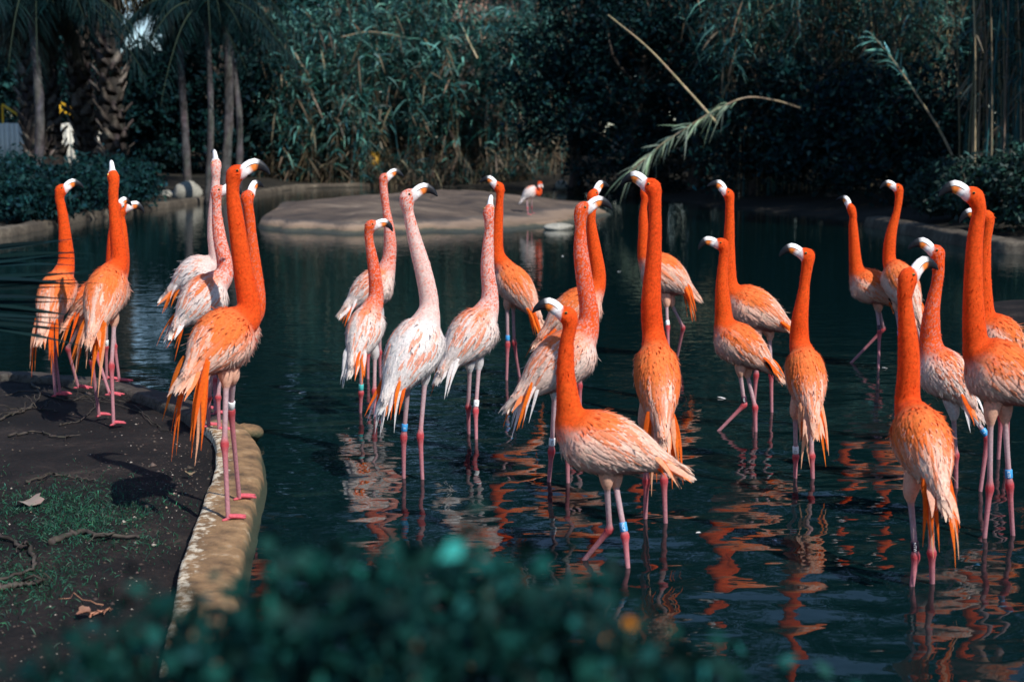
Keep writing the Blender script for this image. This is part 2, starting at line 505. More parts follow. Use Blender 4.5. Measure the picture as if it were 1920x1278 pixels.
add('mud_islet', grid_mesh(np.linspace(4, 8.4, 60), np.linspace(12.2, 16.4, 60), island2_z, 'mud_islet'), M_BANK, kind='structure')

# --- water
def spaced(a, b, fine, lo, hi, grow=1.09):
    out = list(np.arange(a, b+1e-6, fine)); st = fine; x = b
    while x < hi: st = min(st*grow, 1.5); x += st; out.append(x)
    st = fine; x = a
    while x > lo: st = min(st*grow, 1.5); x -= st; out.insert(0, x)
    return np.array(out)
WAVES = []
wr = np.random.default_rng(77)
for k in range(34):
    lam = .16*(9.0**wr.random()); th = wr.normal()*.75 + math.pi/2
    WAVES.append((2*math.pi/lam, th, wr.random()*6.28, .0105*(.6+.8*wr.random())*(lam/.5)**-.15))
LEG_RINGS = []       # filled by the birds: (x, y, amplitude)
def water_z(X, Y):
    z = np.zeros_like(X)
    calm = np.clip((13.5-Y)/8.0, .10, 1)
    patch = .45+.55*np.clip(.5+.9*vnoise(X, Y, 41, 2, .55), 0, 1.4)
    for k, th, ph, sl in WAVES:
        lim = 1.0 if k < 14 else np.clip((13-Y)/3, 0, 1)
        z += lim*sl/k*np.sin(k*(X*math.cos(th)+Y*math.sin(th)) + ph + .9*np.sin(.8*X+1.1*Y+ph*3))
    z *= calm*patch*1.0
    for x0, y0, a in LEG_RINGS:
        r = np.hypot(X-x0, Y-y0)
        m = r < 1.0
        z[m] += a*.0028*np.cos(r[m]*2*math.pi/.105)*np.exp(-r[m]/.26)*np.clip(r[m]/.03, 0, 1)
    return z
M_WATER, t_, n_, b_ = new_mat('pond_water')
b_.inputs['Base Color'].default_value = (.0015, .009, .010, 1)
b_.inputs['Roughness'].default_value = .03
b_.inputs['IOR'].default_value = 1.33
b_.inputs['Specular IOR Level'].default_value = .37
g_ = n_.new('ShaderNodeNewGeometry')
mp = n_.new('ShaderNodeMapping'); mp.inputs['Scale'].default_value = (1.0, 1.9, 1)
t_.links.new(g_.outputs['Position'], mp.inputs[0])
z1 = n_.new('ShaderNodeTexNoise'); z1.inputs['Scale'].default_value = 3.2; z1.inputs['Detail'].default_value = 2.5; z1.inputs['Roughness'].default_value = .5
t_.links.new(mp.outputs[0], z1.inputs['Vector'])
bp_ = n_.new('ShaderNodeBump'); bp_.inputs['Strength'].default_value = .16; bp_.inputs['Distance'].default_value = .03
t_.links.new(z1.outputs['Fac'], bp_.inputs['Height']); t_.links.new(bp_.outputs[0], b_.inputs['Normal'])
def build_water():
    xs = spaced(-4.2, 4.6, .045, -40, 40); ys = spaced(3.2, 11.5, .036, -1, 66, 1.06)
    add('water', grid_mesh(xs, ys, water_z, 'water'), M_WATER, kind='structure')
# ------------------------------------------------------------------ flamingos
C_RED = np.array([.88, .066, .010]); C_ORANGE = np.array([.93, .20, .020]); C_PEACH = np.array([.95, .47, .27])
C_PINK = np.array([.94, .62, .50]); C_WHITE = np.array([.89, .85, .83]); C_CRIM = np.array([.42, .045, .04])
C_LEG = np.array([.60, .42, .44]); C_KNEE = np.array([.60, .085, .10]); C_TARS = np.array([.54, .25, .28]); C_FOOT = np.array([.78, .16, .20])

def remesh(V, Q, T, voxel=.0075, it=7):
    me = mesh_data('tmp', V, Q, T)
    o = bpy.data.objects.new('tmp', me); COL.objects.link(o)
    m = o.modifiers.new('r', 'REMESH'); m.mode = 'VOXEL'; m.voxel_size = voxel
    s = o.modifiers.new('s', 'SMOOTH'); s.factor = .5; s.iterations = it
    dg = bpy.context.evaluated_depsgraph_get(); ev = o.evaluated_get(dg); em = ev.to_mesh()
    nv = len(em.vertices); co = np.empty(nv*3, np.float32); em.vertices.foreach_get('co', co)
    no = np.empty(nv*3, np.float32); em.vertex_normals.foreach_get('vector', no)
    npol = len(em.polygons); lt = np.empty(npol, np.int32); em.polygons.foreach_get('loop_total', lt)
    li = np.empty(len(em.loops), np.int32); em.loops.foreach_get('vertex_index', li)
    q = li.reshape(-1, 4) if (lt == 4).all() else None
    if q is None:
        st = np.concatenate([[0], np.cumsum(lt)[:-1]]); q = np.array([li[a:a+4] for a, l in zip(st, lt) if l == 4])
    co = co.reshape(-1, 3).astype(float); no = no.reshape(-1, 3).astype(float)
    ev.to_mesh_clear(); bpy.data.objects.remove(o); bpy.data.meshes.remove(me)
    return co, no, q

def smooth01(x): x = np.clip(x, 0, 1); return x*x*(3-2*x)

def band_text(parent, txt, origin, axis, out, r, size, col):
    cu = bpy.data.curves.new('t', 'FONT'); cu.body = txt; cu.align_x = 'CENTER'; cu.align_y = 'CENTER'; cu.size = size
    o = bpy.data.objects.new('t', cu); COL.objects.link(o)
    dg = bpy.context.evaluated_depsgraph_get(); me = bpy.data.meshes.new_from_object(o.evaluated_get(dg))
    bpy.data.objects.remove(o)
    side = nrm(np.cross(axis, out))
    for v in me.vertices:
        # letters are stacked along the leg: text x runs down the leg, text y runs round it
        a = v.co.y/r
        p = origin - axis*v.co.x + out*(r*math.cos(a)) + side*(r*math.sin(a))
        v.co = p
    me.update()
    ca = me.color_attributes.new('Col', 'FLOAT_COLOR', 'POINT')
    for d in ca.data: d.color = (*col, 1)
    return add('lettering', me, M_BAND, parent)

def bird(label, yaw, feet, knees, hips, rump, chest, r, neck, head, byaw, bpitch, gz=0.0, mot=0.0, pale=0.0, plume=.17, Y=None,
         bands=(), seed=0, hs=1.0, black=0, wet=True, npl=8, plw=1.0, deep=0.0, hl=.16, droopdir=None, nk=1.0, plwhite=0):
    rg_ = np.random.default_rng(1000+seed); hs = hs*.95
    yw = math.radians(yaw); hd = np.array([math.cos(yw), math.sin(yw), 0.])
    fg = [G(x, y, gz) for x, y in feet]
    Y0 = Y if Y else float(np.mean([f[1] for f in fg]))
    F_ = []
    for (x, y), f in zip(feet, fg):
        yy = float(np.clip(f[1], Y0-.22, Y0+.22)); p = P(x, y, yy)
        F_.append(p)
    px_m = FPX/Y0
    rr = r/px_m
    R = P(*rump, Y0-hl*hd[1]); C = P(*chest, Y0+hl*hd[1])
    org = np.array([np.mean([f[0] for f in F_]), Y0, gz if not wet else -.12])
    ax = nrm(C-R); L = np.linalg.norm(C-R)
    up = np.array([0, 0, 1.]); dors = nrm(up-np.dot(up, ax)*ax); side = np.cross(ax, dors)
    ts = np.array([-.22, -.1, 0, .1, .2, .32, .45, .58, .7, .8, .88, .94, .985, 1.0])
    fs = np.interp(ts, [-.22, 0, .2, .4, .6, .78, .9, .97, 1.0], [.10, .36, .68, .92, 1.0, .95, .74, .45, .08])
    tp = R + ts[:, None]*(C-R) + dors*(.10*rr*np.sin(np.clip(ts, 0, 1)*math.pi))[:, None]
    mb = MB()
    mb.put(*tube_arrays(tp, rr*fs, 22, rad2=rr*fs*.92, refup=dors))
    # neck and head
    bw = math.radians(byaw); bp = math.radians(bpitch)
    bd = np.array([math.cos(bw)*math.cos(bp), math.sin(bw)*math.cos(bp), math.sin(bp)])
    Yc = Y0+hl*hd[1]
    fu = nrm(np.array([0, 0, 1.])-bd[2]*bd)
    NP = [P(x, y, Yc) for x, y in neck]
    Hc = P(*head, Yc)
    nd = nrm(Hc-NP[-1])
    pts = [R+.62*(C-R), R+.84*(C-R)+dors*.25*rr] + NP + [Hc-nd*.045*hs+bd*-.006, Hc+bd*.004, Hc+bd*.038*hs, Hc+bd*.066*hs]
    nn = len(NP)
    rads = [rr*.80, rr*.66] + list(np.linspace(.052, .0285, nn)*nk) + [.031*hs, .041*hs, .034*hs, .022*hs]
    path = catmull(np.array(pts), 90)
    kw = np.sin(np.linspace(0, math.pi, 90))**.5*(np.arange(90) < 74)
    path = path+np.stack([np.sin(np.linspace(0, 15+6*rg_.random(), 90)+rg_.random()*6), .6*np.sin(np.linspace(0, 13, 90)+rg_.random()*6), np.zeros(90)], 1)*(.0032*kw)[:, None]
    u = np.linspace(0, len(pts)-1, 90)
    rad = np.interp(u, np.arange(len(pts)), rads)
    rad = rad*(1+.035*np.sin(np.linspace(0, 19+8*rg_.random(), 90)+rg_.random()*6)*kw)
    shift = np.interp(u, np.arange(len(pts)), [1.0]*(len(pts)-4)+[1.0, .86, .80, .80])
    mb.put(*tube_arrays(path, rad, 18, rad2=rad*shift, refup=-bd if bpitch < 60 else hd))
    V, Q, T, _ = mb.arrays()
    V, N, Q = remesh(V, Q, T, voxel=.0075 if Y0 < 20 else .012)
    # regions
    i0 = int(2.0/(len(pts)-1)*89)
    def neck_w(p):
        d = np.linalg.norm(p[:, None, :]-path[None, i0:, :], axis=2)
        j = d.argmin(1); dd = d[np.arange(len(p)), j]-rad[i0:][j]
        return 1-smooth01((dd-.012)/.085), j/(89.-i0)
    def flow(p, nrml, w):
        d = np.linalg.norm(p[:, None, :]-path[None], axis=2); j = d.argmin(1)
        tn = -nrm(np.gradient(path, axis=0))[j]
        sd = np.sign((p-R)@side)[:, None]
        tb = -ax[None] - .42*up[None]*np.ones((len(p), 1))
        f = nrm(tn*w[:, None]+nrm(tb)*(1-w[:, None]))
        f = f-(f*nrml).sum(1, keepdims=True)*nrml
        return nrm(f)
    n1 = lambda p, s, k: vnoise(p[:, 0]*k+p[:, 2]*k*.7, p[:, 1]*k+p[:, 2]*k*.9, s, 3, 1.0)
    def colour(p, nrml, jit):
        m = len(p)
        w, js = neck_w(p)
        t = (p-R)@ax/L
        a = nrml@dors                                      # 1 back, -1 belly
        rnd = rg_.random(m)
        q = p-R-((p-R)@ax)[:, None]*ax
        phi = np.arctan2(q@side, q@dors)
        st = vnoise(phi*7.0+t*1.2, t*1.6+phi*.4, seed+9, 3, 1.0)          # long streaks along the plumage
        st2 = vnoise(phi*17.0, t*3.0, seed+19, 2, 1.0)
        base = C_PEACH*.55+C_PINK*.45
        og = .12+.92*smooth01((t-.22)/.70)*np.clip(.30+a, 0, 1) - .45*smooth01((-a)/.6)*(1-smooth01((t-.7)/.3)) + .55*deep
        og = og*(1-.45*pale)-.10*pale + .42*st + .18*st2 + (.20*(rnd-.5) if jit else 0)
        og = smooth01((og-.22)/.55)
        pk = np.clip(.35-a, 0, 1)[:, None]*.8
        c = base*(1-pk)+C_PINK*pk
        lite = smooth01((.25*st2-.35*st+.35*rnd+.16)/.4)[:, None]*.42
        c = c*(1-lite)+np.array([.95, .74, .64])*lite
        c = c*(1-pale*.93)+C_WHITE*pale*.93
        oc = (C_ORANGE*.8+C_PEACH*.2)*(.88+.2*rnd[:, None])
        og = (og*(1-.12*pale))[:, None]
        c = c*(1-og)+oc*og
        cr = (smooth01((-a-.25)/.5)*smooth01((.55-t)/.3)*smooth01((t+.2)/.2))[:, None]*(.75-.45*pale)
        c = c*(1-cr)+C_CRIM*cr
        # neck
        nc = C_RED*(.74+.3*deep)+C_ORANGE*(.26-.3*deep)
        hm = np.clip(.5+.6*n1(p, seed+31, 8)+.25*n1(p, seed+32, 25), 0, 1)[:, None]*.22
        nc = nc*(1-hm)+C_ORANGE*1.02*hm
        nc = nc*(.84+.30*rnd[:, None])
        spots = (.78*rnd+.22*(.5+.5*n1(p, seed+3, 28)))
        ml = smooth01((mot*1.2*(1-.45*js)-spots)/.6+.5) if mot > 0 else np.zeros(m)
        ml = ml*np.clip(mot*1.4+.1, 0, .9)
        nc = nc*(1-ml[:, None])+(C_WHITE*.6+C_PINK*.4)*ml[:, None]
        c = c*(1-w[:, None])+nc*w[:, None]
        # bare white face
        hf = ((p-Hc)@bd)-.42*np.clip((p-Hc)@fu, -.02, .05)
        face = smooth01((hf-(.030*hs+.006*n1(p, seed+7, 90)))/.006)*(np.linalg.norm(p-Hc, axis=1) < .11)
        c = c*(1-face[:, None])+C_WHITE*face[:, None]
        return np.clip(c, 0, .95), w, t, a, face
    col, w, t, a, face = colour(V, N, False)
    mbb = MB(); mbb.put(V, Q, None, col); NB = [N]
    # short plumage over neck, breast and belly
    far = Y0 > 20
    ntuft = 500 if far else 3600
    sel = rg_.choice(len(V), min(ntuft, len(V)), replace=False)
    p, nn_ = V[sel], N[sel]
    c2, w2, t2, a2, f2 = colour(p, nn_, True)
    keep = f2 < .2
    p, nn_, c2, w2, t2, a2 = p[keep], nn_[keep], c2[keep], w2[keep], t2[keep], a2[keep]
    fl = flow(p, nn_, w2)
    fl = nrm(fl+rg_.normal(size=fl.shape)*.16)
    Lt = np.where(w2 > .6, .016, .036)*(.7+.6*rg_.random(len(p))); Wt = np.where(w2 > .6, .006, .011)
    Vb, Qb, per = blades(p-nn_*.0015+0*fl, nrm(fl+nn_*.035), np.cross(nn_, fl), Lt, Wt, .04, nseg=2, prof=[.55, 1, .15], twist_up=nn_)
    mbb.put(Vb, Qb[:, ::-1], None, np.repeat(c2, per, 0)); NB.append(nrm(np.repeat(nn_, per, 0)+rg_.normal(size=(len(Vb), 3))*.05))
    # legs
    legs = MB()
    band_specs = []
    for li, (f, k, h) in enumerate(zip(F_, knees, hips)):
        hp = P(*h, Y0 + (.02 if li else -.02)); kn = P(*k, .55*Y0+.45*f[1]); ft = f.copy()
        if wet: ft = f + nrm(f-kn)*.13
        else: ft[2] = gz + .006
        inn = R+.52*(C-R)
        hin = hp*.45 + (inn)*.55; hin = hin*.6+(hp+np.array([0, 0, .06]))*.4
        pth = np.array([hin, hp+np.array([0, 0, .02]), hp+(kn-hp)*.06, hp+(kn-hp)*.15, hp+(kn-hp)*.55, hp+(kn-hp)*.86, kn-(kn-hp)*.02, kn+(ft-kn)*.03, kn+(ft-kn)*.16, kn+(ft-kn)*.5, kn+(ft-kn)*.93, ft])
        ra_ = np.array([.042, .030, .018, .0122, .0112, .0115, .0185, .0185, .0118, .0098, .0100, .011])
        cc = np.array([C_PEACH*.5+C_PINK*.5]*3+[C_LEG, C_LEG, C_LEG*.7+C_KNEE*.3, C_KNEE, C_KNEE, C_TARS*.6+C_KNEE*.4, C_TARS, C_TARS, C_FOOT])
        if pale > .3: cc[:3] = C_WHITE*.9
        cc = cc*rg_.uniform(.9, 1.1)
        q = catmull(pth, 48); uu = np.linspace(0, len(pth)-1, 48)
        Vt, Qt, Tt = tube_arrays(q, np.interp(uu, np.arange(len(pth)), ra_), 10)
        ccs = np.stack([np.interp(uu, np.arange(len(pth)), cc[:, i]) for i in range(3)], 1)
        legs.put(Vt, Qt, Tt, np.vstack([np.repeat(ccs, 10, 0), ccs[:1], ccs[-1:]]))
        if wet: LEG_RINGS.append((f[0], f[1], .55+.6*rg_.random()))
        else:
            tips = []
            for da, ln in ((-.5, .075), (0, .09), (.5, .075)):
                th = yw+da+rg_.normal()*.06
                e = ft+np.array([math.cos(th), math.sin(th), 0])*ln; e[2] = gz+.003
                mid = (ft+e)/2; mid[2] = gz+.012
                tips.append((mid, e))
                Vt, Qt, Tt = tube_arrays(catmull([ft+np.array([0, 0, .012]), mid, e], 8), np.linspace(.011, .005, 8), 7)
                legs.put(Vt, Qt, Tt, C_FOOT)
            for (m1, e1), (m2, e2) in ((tips[0], tips[1]), (tips[1], tips[2])):
                w1 = [ft+np.array([0, 0, .006]), e1*.85+ft*.15, (e1+e2)/2*.8+ft*.2, e2*.85+ft*.15]
                legs.put(w1, [(0, 1, 2, 3)], None, C_FOOT*.85)
            th = yw+math.pi
            Vt, Qt, Tt = tube_arrays([ft, ft+np.array([math.cos(th), math.sin(th), 0])*.03], [.008, .004], 6); legs.put(Vt, Qt, Tt, C_FOOT)
        for (bl, bcol, txt, tcol) in bands:
            if bl == li: band_specs.append((kn+(hp-kn)*.17, nrm(hp-kn), bcol, txt, tcol))
    Vl, Ql, Tl, Cl = legs.arrays()
    mbb.put(Vl, Ql, Tl, Cl)
    root = empty('flamingo', tuple(org), label, 'flamingo', 'flamingos in and around the pond')
    Vz, Qz, Tz, Cz = mbb.arrays(); NB.append(np.zeros((len(Vl), 3)))
    add('body', mesh_data('body', Vz-org, Qz, Tz, Cz, True, np.concatenate(NB)), M_FEATHER, root)
    # wings: layered covert feathers on both sides
    ok = (w < .35) & (t > -.12) & (t < .86) & (a > -.42)
    cand = np.nonzero(ok)[0]
    bvh = BVHTree.FromPolygons(V.tolist(), Q.tolist())
    sd = (V-R)@side
    for s_ in (-1, 1):
        cs = cand[(sd[cand]*s_) > -.004]
        nf = min(110 if far else 430, len(cs))
        pick = rg_.choice(cs, nf, replace=False)
        pick = pick[np.argsort(-t[pick])]
        pw, nw = V[pick], N[pick]
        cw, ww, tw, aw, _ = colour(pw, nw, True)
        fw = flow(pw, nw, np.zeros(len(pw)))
        fw = nrm(fw+rg_.normal(size=fw.shape)*.05)
        tt = np.clip(tw, 0, 1)
        Lw = (.065+.055*(1-tt))*(.8+.4*rg_.random(nf)); Ww = (.016+.010*(1-tt))*(.8+.4*rg_.random(nf))
        sdv = nrm(np.cross(nw, fw))
        Vb, Qb, per = blades(pw+nw*.0008, nrm(fw+nw*.012), sdv, Lw, Ww, .05, nseg=4, prof=[.6, .95, 1, .75, .12], twist_up=nw, camber=-.06)
        # lay the vanes on the body surface
        Vb = Vb.reshape(nf, 5, 3, 3)
        nsurf = np.repeat(nw[:, None, :], 5, 1)
        for fi in range(nf):
            for k_ in range(5):
                mid = Vb[fi, k_, 1]
                loc, nn2, _, dist = bvh.find_nearest(Vector(mid))
                if dist < .03:
                    nn2 = np.array(nn2); tgt = np.array(loc)+nn2*(.0022+.0022*(k_/4))
                    Vb[fi, k_] += (tgt-mid); nsurf[fi, k_] = nn2
        Vb = Vb.reshape(-1, 3); nsurf = np.repeat(nsurf.reshape(-1, 3), 3, 0)
        # vane shades: paler shaft and tip
        k = np.tile(np.repeat(np.linspace(.92, 1.12, 5), 3)*np.tile([1, 1.06, .96], 5), nf)[:, None]
        cwv = np.clip(np.repeat(cw, per, 0)*k, 0, .95)
        own = np.tile(np.array([-.30, 0, .30]), 5*nf)[:, None]*np.repeat(sdv, per, 0)
        nwv = nrm(nsurf+own*.45+np.repeat(fw, per, 0)*np.tile(np.repeat([-.1, 0, .08, .18, .25], 3), nf)[:, None])
        VV = [Vb]; QQ = [Qb]; CC_ = [cwv]; NN = [nwv]
        if not far:                                   # larger flight coverts over them
            c2_ = cs[(t[cs] > .02) & (t[cs] < .72) & (a[cs] > -.30) & (a[cs] < .93)]
            n2 = min(95, len(c2_)); pk2 = rg_.choice(c2_, n2, replace=False)
            p2, m2 = V[pk2], N[pk2]
            k2, _, t2_, a2_, _ = colour(p2, m2, True)
            f2_ = nrm(flow(p2, m2, np.zeros(n2))+rg_.normal(size=(n2, 3))*.05)
            pick_ = rg_.random(n2)
            po = np.clip(.08+1.15*smooth01((t2_-.12)/.6)*np.clip(.35+a2_, 0, 1)+.4*deep, 0, .85)*(1-.6*pale)
            pl_ = np.where(pale > .3, .95, .62*smooth01((.62-t2_)/.4))
            oc_ = C_ORANGE*.9+C_PEACH*.1; lc_ = C_WHITE if pale > .5 else np.array([.95, .76, .66])
            k2 = np.where((pick_ < po)[:, None], .62*oc_*rg_.uniform(.9, 1.03, (n2, 1))+.38*k2, np.where((pick_ > 1-pl_*(1-po))[:, None], .5*lc_+.5*k2, k2))
            s2 = nrm(np.cross(m2, f2_)); L2 = rg_.uniform(.095, .15, n2)*(1-.35*np.clip(t2_, 0, 1)); W2 = rg_.uniform(.014, .022, n2)
            V2, Q2, per2 = blades(p2, f2_, s2, L2, W2, 0.0, nseg=6, prof=[.35, .8, 1, 1, .8, .5, .10], camber=-.05)
            V2 = V2.reshape(n2, 7, 3, 3); ns2 = np.repeat(m2[:, None, :], 7, 1)
            for fi in range(n2):
                for k_ in range(7):
                    mid = V2[fi, k_, 1]; loc, nn2, _, dist = bvh.find_nearest(Vector(mid))
                    if dist < .035:
                        nn2 = np.array(nn2); V2[fi, k_] += np.array(loc)+nn2*(.0045+.0035*(k_/6)**2)-mid; ns2[fi, k_] = nn2
            V2 = V2.reshape(-1, 3); ns2 = np.repeat(ns2.reshape(-1, 3), 3, 0)
            ow2 = np.tile(np.array([-.35, 0, .35]), 7*n2)[:, None]*np.repeat(s2, per2, 0)
            kk = np.tile(np.repeat(np.linspace(.94, 1.06, 7), 3)*np.tile([.97, 1.04, .95], 7), n2)[:, None]
            VV.append(V2); QQ.append(Q2+len(Vb)); CC_.append(np.clip(np.repeat(k2, per2, 0)*kk, 0, .96)); NN.append(nrm(ns2+ow2))
        add('wing', mesh_data('wing', np.concatenate(VV)-org, np.concatenate(QQ)[:, ::-1], None, np.concatenate(CC_), True, np.concatenate(NN)), M_FEATHER, root)
    # long hanging plumes at the rear and a short tail
    dd_ = np.array([0, 0, -1.])
    nb_ = npl+5
    for i in range(nb_+5):
        tail = i >= nb_
        s_ = ((i % 2)*2-1)*(.35+.65*rg_.random())
        if tail:
            b0 = R-ax*L*.02+side*rr*.28*s_
            d0 = nrm(-ax*.9+dd_*.25+side*.18*s_+rg_.normal(size=3)*.05); ln = .10+.05*rg_.random(); wd = .026
            cc = (C_PEACH*.5+C_PINK*.5) if pale < .3 else C_WHITE
            if i == nb_+4: cc = C_ORANGE*.6+C_PEACH*.4
            dr = .15
        else:
            b0 = R+ax*L*(.02+.14*rg_.random())+side*rr*.55*s_+dors*rr*(.30*rg_.random())
            dv = -ax*.85+dd_*.45 if droopdir is None else np.asarray(droopdir, float)
            d0 = nrm(dv+side*.16*s_+rg_.normal(size=3)*.09); ln = plume*(.65+.5*rg_.random()); wd = (.013+.010*rg_.random())*plw
            cc = C_ORANGE*.62+C_RED*.36 if rg_.random() < .6 else C_ORANGE*.98
            if rg_.random() < .18+.55*pale or i < plwhite: cc = C_PEACH if pale < .3 else C_WHITE
            if i < black: cc = np.array([.012, .012, .014]); d0 = nrm(-ax*.9+dd_*.3); 
            dr = .35+.45*rg_.random()
        sv = nrm(np.cross(d0, nrm(side*.25*s_+dors*.3+np.array([0, -1., .2])*.6)))
        Vb, Qb, per = blades([b0], [d0], [sv], [ln], [wd], [dr], nseg=8, prof=[.5, .8, 1, .95, .85, .6, .3, .05], camber=.12)
        Vb = Vb+np.repeat(np.sin(np.linspace(0, 5, 9)+rg_.random()*6)*ln*.02, 3)[:, None]*sv
        me = mesh_data('tail_plume', Vb-org, Qb, None, np.clip(np.tile(cc, (len(Vb), 1)), 0, .95))
        add('tail_feather' if tail else 'tail_plume', me, M_FEATHER, root)
    # bill
    bu = nrm(up-np.dot(up, bd)*bd) if bpitch > -60 else nrm(hd); bs = np.cross(bd, bu)
    prof = np.array([(.050, .001), (.066, .005), (.084, .007), (.100, .005), (.114, -.004), (.127, -.020), (.136, -.040), (.140, -.060)])*hs
    hh = np.array([.0275, .0285, .0285, .0275, .0240, .0180, .0115, .003])*hs; hw = np.array([.0205, .018, .016, .0145, .0125, .010, .007, .0025])*hs
    tn = nrm(np.gradient(prof, axis=0)); nm = np.stack([-tn[:, 1], tn[:, 0]], 1)
    split = .16
    for nm_, a0, a1 in (('upper_mandible', math.asin(split), math.pi-math.asin(split)), ('lower_mandible', math.pi-math.asin(split-.05), 2*math.pi+math.asin(split-.05))):
        mb2 = MB(); angs = np.concatenate([[a0, a0+.07], np.linspace(a0, a1, 11)[1:-1], [a1-.07, a1]]); sg = len(angs); VV = []; CC = []
        for i in range(len(prof)):
            for j, an in enumerate(angs):
                y_ = math.sin(an)*hh[i]; x_ = math.cos(an)*hw[i]
                q = prof[i]+nm[i]*y_
                VV.append(Hc+bd*q[0]+bu*q[1]+bs*x_)
                blk = smooth01((prof[i][0]/hs-.1085)/.006)
                edge = 1.0 if j in (0, sg-1) else 0.0
                if nm_[0] == 'u': cb = C_WHITE
                else:
                    o_ = smooth01((prof[i][0]/hs-.064)/.010)
                    cb = C_WHITE*(1-o_)+np.array([.85, .22, .04])*o_
                cb = cb*(1-blk)+np.array([.008, .010, .014])*blk
                if edge and prof[i][0] > .06*hs: cb = np.array([.015, .015, .018])
                CC.append(cb)
        m_ = len(prof); ii = (np.arange(m_-1)[:, None]*sg+np.arange(sg-1)[None]).ravel()
        Qm = np.stack([ii, ii+1, ii+sg+1, ii+sg], -1).tolist()
        for i in range(m_-1): Qm.append((i*sg+sg-1, i*sg, (i+1)*sg, (i+1)*sg+sg-1))
        mb2.put(VV, Qm, None, CC)
        mb2.build(nm_, M_BILL, root, org)
    for s_ in (-1, 1):
        if far: break
        ec = Hc+bd*.020*hs+bu*.012*hs+bs*s_*.0322*hs
        mb3 = MB(); nz = bs*s_
        Ve, Qe, Te = tube_arrays([ec-nz*.006, ec-nz*.001, ec+nz*.002, ec+nz*.0045], [.0065, .0062, .0045, .0012], 10)
        mb3.put(Ve, Qe, Te, np.vstack([np.repeat(np.array([(.75, .45, .08), (.75, .45, .08), (.01, .01, .01), (.01, .01, .01)]), 10, 0), [(.7, .4, .1)], [(.01, .01, .01)]]))
        mb3.build('eye', M_EYE, root, org)
    for (bc, bax, bcol, txt, tcol) in band_specs:
        b1 = MB(); h_ = .019; rb = .0158
        Vr, Qr, Tr = tube_arrays([bc-bax*h_, bc-bax*h_*.9, bc+bax*h_*.9, bc+bax*h_], [rb*.93, rb, rb, rb*.93], 14)
        b1.put(Vr, Qr, Tr, bcol)
        bo = b1.build('leg_band', M_BAND, root, org)
        if txt:
            out = nrm(np.array([-bc[0], -bc[1], 0.])); out = nrm(out-np.dot(out, bax)*bax)
            band_text(bo, txt, bc-org, bax, out, rb+.0008, .0165, tcol)
    return root

